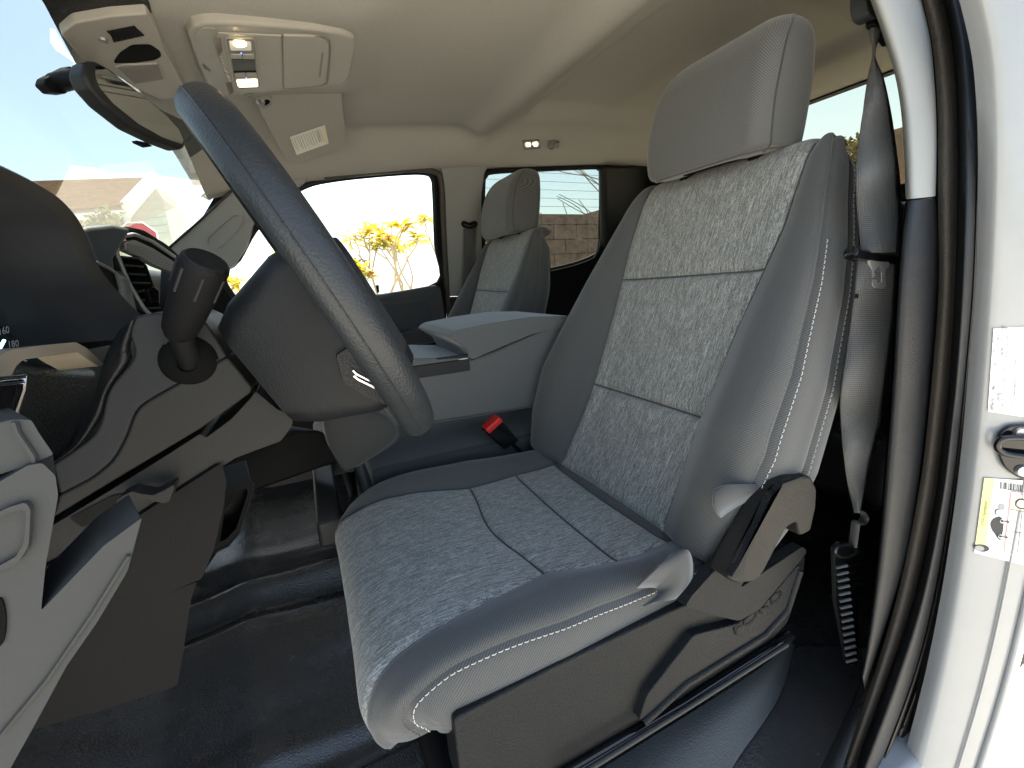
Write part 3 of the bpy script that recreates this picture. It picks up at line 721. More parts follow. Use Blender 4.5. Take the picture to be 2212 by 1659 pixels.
# hub: boxy back cover with a sloping upper face
def hub_ring(a, sx, sy, oy, n=6, r=.03):
    pts = []
    for cx, cy, a0 in ((sx-r, sy-r, 0), (-(sx-r), sy-r, 90), (-(sx-r), -(sy-r), 180), (sx-r, -(sy-r), 270)):
        for j in range(n+1):
            t = math.radians(a0+90*j/n); pts.append(on_wheel(cx+r*math.cos(t), cy+r*math.sin(t)+oy, a))
    return pts
hb = M().grid([hub_ring(-.045, .04, .04, -.04), hub_ring(-.040, .085, .080, -.04), hub_ring(-.020, .094, .094, -.045), hub_ring(.012, .094, .102, -.048, r=.022), hub_ring(.03, .092, .100, -.048, r=.020), hub_ring(.090, .086, .078, -.046), hub_ring(.112, .076, .064, -.046), hub_ring(.116, .02, .02, -.046)], closed_v=True)
hub = hb.build('hub', 'hub_plastic', sw, angle=70)
for sgn in (-1, 1):
    S = [[on_wheel(sgn*x, y+oy, a) for y, a in ((w_, -.012), (w_*.6, -.022), (-w_*.6, -.022), (-w_, -.012), (-w_*.7, .012), (w_*.7, .012))] for x, w_, oy in ((.075, .045, .0), (.11, .036, .002), (.15, .026, .004), (.19, .022, .006))]
    M().grid(S, closed_v=True).build('spoke', 'hub_plastic', sw)
    pth = [(.05, -.07), (.075, -.105), (.10, -.135), (.118, -.160)]
    S = []
    for k, (x, y) in enumerate(pth):
        tdir = np.array((.6, -.8)); nrm = np.array((.8, .6)); w_ = (.032, .024, .020, .021)[k]
        S.append([on_wheel(sgn*(x+nrm[0]*o), y+nrm[1]*o, a) for o, a in ((w_, -.006), (w_*.5, -.017), (-w_*.5, -.017), (-w_, -.006), (-w_*.6, .014), (w_*.6, .014))])
    lo = M().grid(S, closed_v=True).build('lower_spoke', 'hub_plastic', sw)
    for o in (.004, .016):
        M().tube([on_wheel(sgn*(x+.8*o), y+.6*o, -.0175) for x, y in pth], .0022, 6).build('chrome_inlay', 'chrome', lo)
M().plate(PL(rnd([(576, 556), (592, 546), (642, 552), (662, 578), (652, 584), (612, 572)], 4), x=-.40), (.07, 0, 0)).build('hub_top_cap', 'gloss_black', hub, bevel=.004)

M().plate(PL(rnd([(726, 768), (765, 742), (790, 780), (850, 850), (862, 884), (800, 862), (742, 826)], 6), x=-.557), (.02, 0, 0)).build('spoke_recess', 'soft_black', sw, bevel=.003)
for q in ([(762, 800), (770, 808), (856, 852)], [(764, 812), (772, 819), (858, 862)]):
    M().tube(PL(q, x=-.559), .0016, 6).build('chrome_inlay', 'chrome', sw)
# ------------------------------------------------------------------ steering column with selector and tilt lever
cx_ = thing('steering_column', 'grey steering column shroud between dashboard and wheel hub', 'steering column', (-.44, .62, .66))
Scv = [(330, 676), (300, 682), (284, 691), (279, 717), (287, 748), (289, 764), (280, 785), (247, 824), (229, 855), (219, 904), (200, 941), (156, 975), (112, 1003)]
Div = [(127, 1070), (192, 1037), (225, 1012), (247, 990), (273, 943), (292, 894), (318, 868), (391, 826), (424, 807), (491, 771)]
Sc, Dv = [tuple(q) for q in cr(Scv, 4)], [tuple(q) for q in cr(Div, 4)]
CX0 = -.505
up_ = Sc+Dv+[(470, 735), (440, 690), (400, 672)]
M().plate(PL(up_, x=CX0), (.13, 0, 0)).build('upper_shroud', 'column_plastic', cx_, bevel=.005, seg=4)
lowp = Dv+[(520, 805), (545, 838), (540, 850), (490, 886), (432, 927), (330, 988), (240, 1042), (112, 1120)]
M().plate(PL(lowp, x=CX0-.002), (.135, 0, 0)).build('lower_shroud', 'column_plastic_low', cx_, bevel=.003)
bot = [(105, 1140), (250, 1052), (350, 990), (432, 937), (445, 946), (500, 905), (540, 862), (552, 845), (600, 885), (632, 893), (632, 918), (607, 953), (566, 968), (508, 990), (479, 1008), (307, 1118), (100, 1232)]
M().plate(PL(rnd(bot, 6), x=CX0+.010), (.115, 0, 0)).build('shroud_underside', 'column_plastic_low', cx_, bevel=.006, seg=4)
# black padded boot beside the shroud
b0 = cr([(258, 712), (236, 752), (222, 785), (207, 845), (180, 905), (150, 965), (108, 1000)], 5)
b1 = cr([(300, 682), (282, 745), (284, 778), (238, 840), (219, 900), (170, 965), (112, 1003)], 5)
M().grid([PL(b0, x=CX0+.06), PL(b0*.85+b1*.15, x=CX0+.02), PL(b0*.5+b1*.5, x=CX0-.006), PL(b0*.15+b1*.85, x=CX0-.004), PL(b1, x=CX0+.008)]).build('column_boot', 'soft_black', cx_, sub=1)
# selector surround
M().frame(PL(rnd([(352, 735), (372, 722), (410, 725), (440, 745), (473, 780), (425, 806), (391, 826), (370, 790)], 5), x=CX0-.0025), [PL(rnd([(363, 742), (385, 735), (420, 742), (440, 770), (448, 785), (420, 800), (395, 798)], 10), x=CX0-.0025)], (.004, 0, 0)).build('selector_plate', 'column_plastic', cx_, bevel=.001)
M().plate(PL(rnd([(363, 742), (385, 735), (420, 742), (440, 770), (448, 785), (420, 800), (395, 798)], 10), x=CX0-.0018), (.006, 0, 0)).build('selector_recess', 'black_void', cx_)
tl = M().plate(PL(rnd([(250, 1082), (258, 1074), (286, 1061), (300, 1066), (330, 1070), (352, 1060), (374, 1047), (377, 1052), (366, 1084), (352, 1088), (318, 1080), (288, 1080), (262, 1094), (252, 1092)], 4), x=CX0-.02), (.022, 0, 0)).build('tilt_lever', 'column_plastic_low', cx_, bevel=.003)
M().plate(PL(rnd([(150, 1120), (240, 1072), (290, 1062), (262, 1095), (180, 1140)], 6), x=CX0+.008), (.004, 0, 0)).build('lever_slot', 'black_plastic', cx_)
M().lathe([(.026, .0005), (.024, .004), (.018, .008), (.010, .012)], P(408, 779, x=CX0), (-1, 0, 0), 24).build('selector_dark_ring', 'black_void', cx_)  # added black cone round the stem, its colour stands in for the recess shade
sl = thing('gear_selector', 'thick black column shift lever with flat round end cap', 'gear lever', P(412, 785, x=CX0))
pth = [P(412, 788, x=CX0), P(404, 762, x=CX0-.012), P(392, 728, x=CX0-.022), P(388, 700, x=CX0-.028)]
M().tube(cr(pth, 6), [.0105]*19, 20).build('stem', 'black_plastic', sl)
kb, kt = P(388, 712, x=CX0-.028), P(445, 566, x=CX0-.062)
ax = unit(kt-kb); Lk = np.linalg.norm(kt-kb)
M().lathe([(.001, -.010), (.0105, -.008), (.0145, .0), (.0165, Lk*.2), (.0178, Lk*.45), (.018, Lk*.5)], kb, ax, 40).build('knob_lower', 'black_plastic', sl)
M().lathe([(.0178, Lk*.5), (.0186, Lk*.505), (.0190, Lk*.6), (.0196, Lk*.95), (.0190, Lk*1.0), (.0178, Lk*1.02)], kb, ax, 40).build('knob_grip', 'black_plastic', sl)
M().lathe([(.0178, Lk*1.015), (.0168, Lk*1.035), (.0160, Lk*1.038), (.0, Lk*1.042)], kb, ax, 40).build('end_cap', 'hub_plastic', sl, angle=30)
a0 = unit(np.cross(ax, (0, 0, 1))); b0_ = np.cross(ax, a0)
for k in range(7):
    t = 2*math.pi*k/7; c0 = kb+ax*Lk*.6+(a0*math.cos(t)+b0_*math.sin(t))*.0192; c1 = kb+ax*Lk*.92+(a0*math.cos(t)+b0_*math.sin(t))*.0197
    M().tube([c0, c1], .0014, 6).build('grip_rib', 'dark_plastic', sl)

# ------------------------------------------------------------------ dashboard
da = thing('dashboard', 'dark dashboard with hooded gauges and silver framed air vents', 'dashboard', (0, .95, .4))
# hood over the gauges: arch of rim points swept forward
rimL = [tuple(P(-160, 318, x=-.54)), tuple(P(-90, 332, x=-.50))]
rimR = [tuple(P(a, b, x=x)) for a, b, x in ((-30, 350, -.46), (0, 362, -.44), (60, 392, -.41), (110, 425, -.385), (150, 470, -.355), (172, 515, -.335), (190, 560, -.318), (215, 600, -.30), (255, 645, -.275), (305, 695, -.25), (330, 730, -.235))]
rimc = cr(np.array(rimL+rimR), 5)
cen = np.array((-.44, .70, .76))
def hood(k, dy, dz=0.): return [cen+(p-cen)*np.array((k, 1, k))+np.array((0, dy, dz)) for p in rimc]
M().grid([hood(.93, .004), hood(.915, .03), hood(.895, .07), hood(.885, .13)]).build('gauge_hood', 'hood_inner', da, angle=80)
M().grid([hood(.93, .004), hood(.945, -.004), hood(.975, -.008), hood(1.0, -.004), hood(1.012, .006)]).build('hood_rim', 'hood_rim', da, angle=80)
M().grid([hood(1.012, .006), hood(1.022, .02), hood(1.02, .10, -.01), hood(1.0, .30, -.04)]).build('hood_top', 'soft_black', da, angle=80)
GY = .80
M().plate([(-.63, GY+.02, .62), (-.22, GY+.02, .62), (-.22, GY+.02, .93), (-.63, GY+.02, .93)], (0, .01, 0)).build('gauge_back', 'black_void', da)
gc = P(-58, 745, y=GY)
def gp(r, ang, dy=-.002): return gc+np.array((r*math.cos(ang), dy, r*math.sin(ang)))
gr_ = np.linalg.norm(P(45, 735, y=GY)-gc)
M().tube([gp(gr_, t) for t in np.linspace(-.9, 2.4, 80)], .0016, 6).build('gauge_ring', 'gauge_print', da)
for k in range(12):
    t = -.35+k*.16; M().tube([gp(gr_, t), gp(gr_*(.88 if k % 2 else .93), t)], .0012, 5).build('gauge_tick', 'gauge_print', da)
M().tube([gp(gr_*1.2, t, .002) for t in np.linspace(-.9, 2.4, 60)], .004, 8).build('gauge_bezel', 'black_plastic', da)
M().tube([P(0, 752, y=GY-.003), P(9, 735, y=GY-.003)], .0016, 6).build('needle', 'needle_blue', da)
letters('160', (0, 724), (20, 719), (-2, 708), {'y': GY-.003}, 'numerals', 'gauge_print', da, .0002)
letters('180', (20, 751), (41, 748), (18, 736), {'y': GY-.003}, 'numerals', 'gauge_print', da, .0002)
# trim below the gauges
M().frame(PL(rnd([(-40, 830), (-30, 800), (0, 768), (26, 755), (100, 745), (164, 739), (188, 752), (226, 788), (214, 792), (182, 772), (167, 760), (50, 777), (34, 792), (24, 813), (0, 824), (-20, 850)], 6), y=.655), [], (0, .03, 0)).build('cluster_trim', 'beige_trim', da, bevel=.004)
M().plate(PL(rnd([(-30, 818), (56, 811), (53, 845), (36, 896), (-30, 910)], 4), y=.640), (0, .02, 0)).build('switch_panel', 'gloss_black', da, bevel=.002)
for off in (0, 4, 14):
    M().tube(PL([(-30, 820+off), (20, 815+off), (54-off*.3, 812+off)], y=.6385), .0011, 6).build('chrome_strip', 'chrome', da)
M().tube(PL([(55, 812), (52, 845), (34, 897)], y=.6385), .0012, 6).build('chrome_strip', 'chrome', da)
# lower dashboard mass
M().plate(PL([(-200, 760), (40, 770), (225, 790), (215, 870), (190, 940), (140, 1010), (100, 1100), (60, 1250), (-300, 1300)], y=.735), (0, .30, 0)).build('lower_dash', 'soft_black', da, bevel=.02)
M().box((.27, 1.12, .70), (1.04, .62, .34)).build('passenger_dash', 'dark_plastic', da, bevel=.05)
M().box((-.08, .93, .64), (.36, .34, .40)).build('center_stack', 'dark_plastic', da, bevel=.02)
M().box((-.30, 1.187, .62), (1.0, .70, .52)).build('dash_core', 'black_plastic', da, bevel=.03)
M().plate(PL([(175, 497), (190, 488), (245, 483), (262, 487), (290, 493), (250, 560), (262, 640), (230, 600), (205, 560), (188, 520)], pl=plane((.5, .86, 0), (.0, .80, .85))), (.15, .3, 0)).build('dash_top', 'dash_teal', da, bevel=.01)
VP = plane((.62, .78, 0), (.16, .76, .85))
vo = rnd([(240, 545), (238, 520), (256, 492), (272, 489), (310, 497), (360, 528), (395, 560), (395, 690), (330, 690), (300, 668), (262, 610)], 8)
vi = rnd([(252, 548), (254, 528), (268, 510), (290, 506), (330, 522), (385, 560), (380, 690), (336, 690), (312, 668), (278, 612)], 6)
VN = unit((.62, .78, 0))
M().frame(PL(vo, pl=VP), [PL(vi, pl=VP)], VN*.05).build('vent_bezel', 'column_plastic', da, bevel=.004)
M().tube(PL([tuple(q) for q in vi], pl=plane((.62, .78, 0), (.159, .759, .85))), .0042, 8, True).build('bezel_lining', 'silver_paint', da)
M().plate(PL(rnd([(268, 522), (290, 517), (330, 535), (385, 570), (385, 592), (340, 575), (300, 553), (270, 540)], 4), pl=VP), VN*.02).build('trim_panel', 'silver_paint', da, bevel=.003)
for k in range(5):
    a, b = (268+8*k*2.4, 527+k*8.5), (300+k*18, 532+k*9.5)
    M().tube(PL([(275, 527+k*4.2), (330, 540+k*5.5), (385, 572+k*5.0)], pl=plane((.62, .78, 0), (.158, .757, .85))), .0012, 5).build('trim_line', 'grey_ink', da)
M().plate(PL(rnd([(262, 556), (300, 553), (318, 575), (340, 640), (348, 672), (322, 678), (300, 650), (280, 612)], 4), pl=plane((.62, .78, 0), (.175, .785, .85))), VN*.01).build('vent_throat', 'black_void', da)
for k in range(7):
    t = k/6; a = (264+54*t, 556+112*t); b = (303+45*t, 560+106*t)
    M().plate(np.vstack([PL([a, b], pl=VP), PL([b, a], pl=VP)+np.array((0, 0, .0035))]), VN*.014).build('vent_slat', 'slat_grey', da)
M().plate(PL(rnd([(318, 625), (332, 618), (344, 628), (345, 650), (326, 655)], 3), pl=plane((.62, .78, 0), (.15, .748, .85))), VN*.015).build('vent_tab', 'gloss_black', da, bevel=.002)
M().plate(PL(rnd([(206, 565), (235, 580), (252, 590), (262, 622), (258, 636), (240, 628), (225, 612)], 3), pl=plane((.7, .7, 0), (-.08, .76, .8))), (.02, .03, 0)).build('screen_edge', 'soft_black', da, bevel=.003)
M().tube(PL([(208, 566), (236, 580), (251, 590), (260, 622), (259, 634)], pl=plane((.7, .7, 0), (-.083, .757, .8))), .003, 6).build('screen_lip', 'beige_trim', da)
# knee panel and pedal bay under the column
M().plate(PL(rnd([(80, 1235), (307, 1110), (479, 1000), (490, 1040), (482, 1100), (462, 1188), (436, 1250), (211, 1345), (100, 1390)], 5), x=-.50), (.10, .12, 0)).build('knee_panel', 'black_plastic', da, bevel=.006)
M().plate(PL(rnd([(60, 1400), (205, 1346), (340, 1288), (427, 1256), (412, 1300), (398, 1400), (384, 1480), (362, 1490), (220, 1535), (60, 1580)], 5), x=-.485), (.12, .12, 0)).build('kick_panel', 'black_plastic', da, bevel=.008)
M().frame(PL(rnd([(478, 1060), (545, 1040), (546, 1062), (517, 1150), (492, 1178), (458, 1196)], 5), x=-.24), [PL(rnd([(492, 1068), (534, 1055), (535, 1066), (510, 1142), (488, 1165), (474, 1172)], 4), x=-.24)], (.12, .02, 0)).build('storage_tray', 'black_plastic', da, bevel=.002)
M().tube(PL([(546, 1044), (545, 1064), (517, 1151), (493, 1179), (462, 1194)], x=-.241), .002, 6).build('tray_edge', 'column_plastic', da)
M().plate(PL([(485, 1000), (640, 930), (700, 930), (740, 1000), (700, 1010), (560, 1060), (520, 1100), (470, 1200), (430, 1260)], x=.02), (.14, .10, 0)).build('center_stack_base', 'black_plastic', da, bevel=.01)
# light grey end panel nearest the door opening
de = thing('dash_end_panel', 'light grey moulded plastic panel at the end of the dashboard', 'trim panel', P(60, 1500, x=-.72))
M().plate(PL(rnd([(-60, 1050), (0, 1040), (60, 1005), (91, 1000), (120, 1027), (126, 1070), (115, 1132), (98, 1228), (89, 1319), (165, 1240), (225, 1178), (307, 1118), (276, 1233), (211, 1343), (144, 1439), (79, 1559), (20, 1665), (-60, 1700)], 7), x=-.72), (.05, .02, 0)).build('panel', 'light_grey_plastic', de, bevel=.006, seg=4)
M().plate(PL(rnd([(-60, 930), (0, 912), (26, 906), (68, 906), (85, 935), (117, 982), (70, 1003), (-60, 1045)], 7), x=-.715), (.05, .03, 0)).build('upper_block', 'light_grey_plastic', de, bevel=.006, seg=4)
M().frame(PL(rnd([(-50, 1130), (20, 1095), (55, 1085), (66, 1100), (62, 1180), (40, 1215), (-50, 1260)], 10), x=-.724), [PL(rnd([(-50, 1142), (20, 1108), (48, 1100), (56, 1110), (52, 1172), (34, 1203), (-50, 1248)], 9), x=-.724)], (.006, 0, 0)).build('pocket_rim', 'light_grey_plastic', de, bevel=.002)
M().plate(PL([(14*math.cos(t)-2, 1345+52*math.sin(t)) for t in np.linspace(0, 2*math.pi, 24, endpoint=False)], x=-.7215), (.004, 0, 0)).build('finger_hole', 'black_void', de)
M().tube(PL([(278, 1200), (200, 1325), (100, 1470), (0, 1590)], x=-.7215), .0013, 5).build('panel_crease', 'light_grey_plastic', de)
M().tube(PL([(30, 912), (38, 935), (72, 985), (74, 1000)], x=-.7165), .0015, 5).build('block_crease', 'light_grey_plastic', de)
# ------------------------------------------------------------------ centre console, jump seat, buckle
KX = -.135
co_ = thing('center_console', 'grey padded centre armrest console with cup holders', 'console', (0, .1, .42))
body = rnd([(870, 775), (1010, 772), (1016, 778), (1060, 765), (1150, 722), (1200, 692), (1230, 720), (1230, 800), (1180, 870), (1150, 880), (1020, 902), (900, 920), (840, 925), (820, 850)], 10)
M().plate(PL(body, x=KX), (.27, 0, 0)).build('console_body', 'seat_plain', co_, bevel=.012, seg=4)
lid = rnd([(968, 728), (985, 714), (1060, 698), (1150, 684), (1230, 682), (1235, 706), (1150, 722), (1060, 760), (1022, 777), (1015, 772), (1008, 752)], 7)
M().plate(PL(lid, x=KX-.006), (.282, 0, 0)).build('armrest_lid', 'seat_plain', co_, bevel=.016, seg=5)
M().tube(PL(cr([(1018, 779), (1060, 763), (1150, 725), (1200, 702)], 6), x=KX-.004), .0015, 6).build('lid_welt', 'seat_twill', co_)
M().tube(PL(cr([(845, 922), (900, 916), (1020, 898), (1150, 877)], 6), x=KX-.002), .0015, 6).build('lower_welt', 'seat_twill', co_)
# cup holder tray
A, B = P(1012, 772, x=KX), P(860, 775, x=KX)
tz = A[2]; y0, y1 = A[1], B[1]+.05
T = [(KX, y0, tz), (KX, y1, tz), (KX+.27, y1, tz), (KX+.27, y0+.02, tz)]
hole = lambda cx, cy, r=.040: [(cx+r*math.cos(t), cy+r*math.sin(t), tz) for t in np.linspace(0, 2*math.pi, 28, endpoint=False)]
hs_ = [hole(KX+.075, y0+.075), hole(KX+.19, y0+.085)]
M().frame(T, hs_, (0, 0, -.02)).build('cup_tray', 'silver', co_, bevel=.002)
for h in hs_:
    c = np.mean(h, 0); M().lathe([(.040, -.001), (.038, -.05), (.0, -.052)], c, (0, 0, 1), 28).build('cup_well', 'gloss_black', co_)
M().plate([(KX-.003, y0-.001, tz-.003), (KX-.003, y1, tz-.003), (KX-.003, y1, tz-.03), (KX-.003, y0-.001, tz-.03)], (.006, 0, 0)).build('tray_side', 'column_plastic', co_, bevel=.002)
for dx in (.004, .266):
    M().tube([(KX+dx, y0, tz+.004), (KX+dx, y1, tz+.004)], .004, 8).build('tray_rail', 'column_plastic', co_)
js = thing('jump_seat', 'grey centre seat cushion with rounded stitched front under the console', 'seat cushion', (0, .2, .15))
ol = PL(rnd([(695, 912), (704, 886), (730, 879), (770, 879), (835, 893), (868, 932), (850, 962), (768, 1016), (740, 1014), (706, 965)], 22), x=-.150); oc_ = ol.mean(0)
def oring(x, k): return [(x, oc_[1]+(q[1]-oc_[1])*k, oc_[2]+(q[2]-oc_[2])*k) for q in ol]
M().grid([oring(-.166, .002), oring(-.165, .45), oring(-.162, .70), oring(-.155, .90), oring(-.146, .985), oring(-.13, 1.0), oring(0, 1.02), oring(.14, 1.), oring(.155, .8), oring(.157, .002)], closed_v=True).build('front_bolster', 'seat_twill', js, sub=1)
M().tube(PL(cr([(712, 962), (738, 1006), (762, 1010), (846, 960), (862, 936)], 5), x=-.1490), .0022, 6).build('welt', 'seat_twill', js)
M().box((0, .13, .375), (.30, .50, .05)).build('cushion', 'cushion_dark', js, bevel=.015)
M().box((0, .15, .23), (.27, .5, .18)).build('seat_box', 'dark_plastic', js, bevel=.02)
M().box((.02, .475, .30), (.40, .05, .06)).build('front_rail', 'dark_plastic', js, bevel=.01)
bk = thing('buckle', 'black seat belt buckle with red release button', 'belt buckle', P(1130, 980, x=-.15))
bl = PL([(1048, 933), (1078, 902), (1122, 952), (1092, 972)], x=-.165)
M().plate(bl, (.028, 0, 0)).build('housing', 'gloss_black', bk, bevel=.004)
M().plate(PL([(1050, 928), (1080, 901), (1088, 910), (1058, 938)], x=-.168), (.032, 0, 0)).build('release_button', 'red_plastic', bk, bevel=.003)
M().tube(PL([(1108, 960), (1125, 975), (1140, 990)], x=-.15), .012, 8, flat=.4).build('stalk', 'black_plastic', bk)
M().plate(PL([(1158, 900), (1175, 900), (1180, 960), (1205, 965), (1190, 985), (1155, 985)], x=-.12), (.02, 0, 0)).build('anchor_cover', 'black_plastic', bk, bevel=.004)
# ------------------------------------------------------------------ driver-side door opening: pillar, belt, seals, white body
def PB(a, b, off=0.):
    x = -.80+off
    for _ in range(6):
        p = P(a, b, x=x); z = p[2]-.8; x = -.80+off+.16*(z+math.sqrt(z*z+.006))-.012
    return P(a, b, x=x)
def PBL(L, off=0.): return np.array([PB(a, b, off) for a, b in L])
dp = thing('driver_pillar', 'light grey upper and dark lower pillar trim beside the driver belt', 'pillar', (-.78, -.2, .0))
Lu = cr([(1862, -60), (1880, 0), (1905, 70), (1930, 150), (1945, 230), (1953, 330), (1956, 431)], 5)
Ru = cr([(1975, -60), (1990, 0), (2009, 80), (2019, 180), (2023, 270), (2023, 350), (2021, 424)], 5)
Gp = [PBL(Lu, .045), PBL(Lu*.94+Ru*.06, .028), PBL(Lu*.7+Ru*.3, .022), PBL(Lu*.35+Ru*.65, .020), PBL(Lu*.05+Ru*.95, .022), PBL(Ru, .032)]
M().grid(Gp).build('upper_trim', 'pillar_trim', dp, sub=1)
Ll = cr([(1957, 434), (1945, 520), (1935, 650), (1928, 780), (1920, 900), (1908, 1050), (1895, 1200), (1880, 1330), (1862, 1450)], 4)
Rl = cr([(2021, 428), (2026, 520), (2022, 650), (2012, 780), (2002, 900), (1984, 1050), (1958, 1200), (1920, 1330), (1868, 1490)], 4)
Gp = [PBL(Ll, .085), PBL(Ll, .030), PBL(Ll*.9+Rl*.1, .022), PBL(Ll*.5+Rl*.5, .018), PBL(Ll*.1+Rl*.9, .024), PBL(Rl, .035)]
M().grid(Gp).build('lower_trim', 'pillar_dark', dp, sub=1)
M().grid([PBL(Lu, .046), PBL(Lu, .12)]).build('trim_return', 'black_plastic', dp)
M().grid([PBL(Ll, .03), PBL(Ll, .14)]).build('inner_return', 'black_plastic', dp)
# fabric covered edging and rubber seals run the height of the opening
se = thing('door_seal', 'black and brown rubber seals round the open driver doorway', 'door seal', PB(1960, 1500))
def strip(name, L, R, mat, o0, o1, bul=.012, parent=se):
    L, R = cr(L, 5), cr(R, 5)
    n = 7; G = []
    for k in range(n):
        t = k/(n-1); G.append(PBL(L*(1-t)+R*t, o0+(o1-o0)*t-bul*math.sin(math.pi*t)))
    return M().grid(G).build(name, mat, parent, sub=1)
strip('cloth_edge', [(1976, -60), (1992, 0), (2012, 85), (2022, 180), (2026, 270), (2026, 430), (2028, 620), (2015, 800), (2000, 950), (1985, 1060), (1945, 1260), (1890, 1450), (1810, 1680)], [(2020, -60), (2036, 0), (2055, 85), (2064, 180), (2068, 270), (2068, 430), (2062, 620), (2052, 800), (2036, 950), (2018, 1090), (1975, 1290), (1915, 1470), (1838, 1680)], 'fuzz', .03, .02, .006)
strip('inner_seal', [(2021, -60), (2037, 0), (2056, 85), (2065, 180), (2069, 270), (2069, 430), (2063, 620), (2053, 800), (2037, 950), (2019, 1090), (1976, 1290), (1916, 1470), (1839, 1680)], [(2070, -60), (2084, 0), (2101, 100), (2107, 190), (2109, 300), (2107, 430), (2100, 620), (2085, 800), (2070, 950), (2052, 1090), (2018, 1290), (1970, 1470), (1890, 1680)], 'rubber', .018, .006, .016)
strip('seal_lip', [(2071, -60), (2085, 0), (2102, 100), (2108, 190), (2110, 300), (2108, 430), (2101, 620), (2086, 800), (2071, 950), (2053, 1090), (2019, 1290), (1971, 1470), (1891, 1680)], [(2078, -60), (2092, 0), (2109, 100), (2115, 190), (2117, 300), (2115, 430), (2108, 620), (2093, 800), (2078, 950), (2060, 1090), (2027, 1290), (1980, 1470), (1902, 1680)], 'rubber_brown', .010, .014, .006)
strip('outer_seal', [(2079, -60), (2093, 0), (2110, 100), (2116, 190), (2118, 300), (2116, 430), (2109, 620), (2094, 800), (2079, 950), (2061, 1090), (2028, 1290), (1981, 1470), (1903, 1680)], [(2092, -60), (2108, 0), (2130, 100), (2140, 200), (2143, 310), (2140, 440), (2130, 620), (2115, 800), (2100, 950), (2083, 1100), (2050, 1300), (2005, 1490), (1945, 1680)], 'gloss_rubber', .016, .014, .006)
strip('outer_lip', [(2093, -60), (2109, 0), (2131, 100), (2141, 200), (2144, 310), (2141, 440), (2131, 620), (2116, 800), (2101, 950), (2084, 1100), (2051, 1300), (2006, 1490), (1946, 1680)], [(2103, -60), (2120, 0), (2141, 100), (2150, 200), (2153, 310), (2151, 440), (2142, 620), (2128, 800), (2114, 950), (2096, 1100), (2064, 1300), (2024, 1490), (1970, 1680)], 'rubber_brown', .012, .012, .005)
strip('light_gap_backing', [(1960, -60), (1980, 0), (2000, 85), (2010, 180), (2014, 270), (2014, 430), (2016, 620), (2003, 800), (1990, 950), (1975, 1060), (1935, 1260), (1880, 1450), (1800, 1680)], [(2103, -60), (2120, 0), (2141, 100), (2150, 200), (2153, 310), (2151, 440), (2142, 620), (2128, 800), (2114, 950), (2096, 1100), (2064, 1300), (2024, 1490), (1970, 1680)], 'black_plastic', .045, .030, .0)  # added black sheet behind the strips, closes gaps that leaked light
# white body pillar, facing the door
BN = (.75, -.66, 0); BP = plane(BN, (-.836, -.33, .5))
bn = unit(BN)
bd = thing('body_pillar', 'white painted body pillar at the edge of the open doorway', 'body pillar', (-.84, -.36, .0))
E_ = cr([(2102, -60), (2119, 0), (2140, 100), (2149, 200), (2152, 310), (2150, 440), (2141, 620), (2127, 800), (2113, 950), (2095, 1100), (2063, 1300), (2023, 1490), (1969, 1690)], 5)
e0 = PL(E_, pl=BP); side = unit((-.66, -.75, 0)); rows = []
for s, dpt in ((-.004, .022), (0., .004), (.006, 0.), (.03, .0), (.06, .002), (.085, .008), (.10, .018), (.115, .034)):
    rows.append(e0+side*s+bn*dpt)
M().grid(rows).build('painted_panel', 'white_paint', bd, sub=1)
M().tube(e0[22:]+side*.052-bn*.0008, .0016, 6).build('pressed_line', 'white_paint', bd)
M().tube(e0[30:]+side*.082+bn*.006, .004, 8).build('pressed_edge', 'white_paint', bd)
ql = plane(BN, np.array((-.836, -.33, .5))-bn*.0012); kq = {'pl': ql}
kq2 = {'pl': plane(BN, np.array((-.836, -.33, .5))-bn*.0020)}
def flat(name, L, mat, parent, k=kq, t=.0003): return M().plate(PL(L, **k), bn*t).build(name, mat, parent, smooth=False)
# striker
st = thing('door_striker', 'black door latch striker bolted to the white pillar', 'latch', P(2180, 1020, pl=BP))
M().plate(PL(rnd([(2146, 965), (2152, 932), (2176, 916), (2235, 914), (2250, 1035), (2190, 1028), (2162, 1005)], 12), pl=ql), -bn*.006).build('plate', 'gloss_black', st, bevel=.002)
M().tube(cr(PL([(2250, 948), (2175, 946), (2156, 958), (2158, 972), (2180, 982), (2250, 990)], pl=plane(BN, np.array((-.836, -.33, .5))-bn*.016)), 5), .0038, 8).build('loop', 'gloss_black', st)
M().lathe([(.0, .010), (.007, .010), (.008, .006)], P(2196, 932, pl=ql), -bn, 12).build('bolt', 'silver', st)
M().lathe([(.0, .010), (.007, .010), (.008, .006)], P(2200, 1012, pl=ql), -bn, 12).build('bolt', 'silver', st)
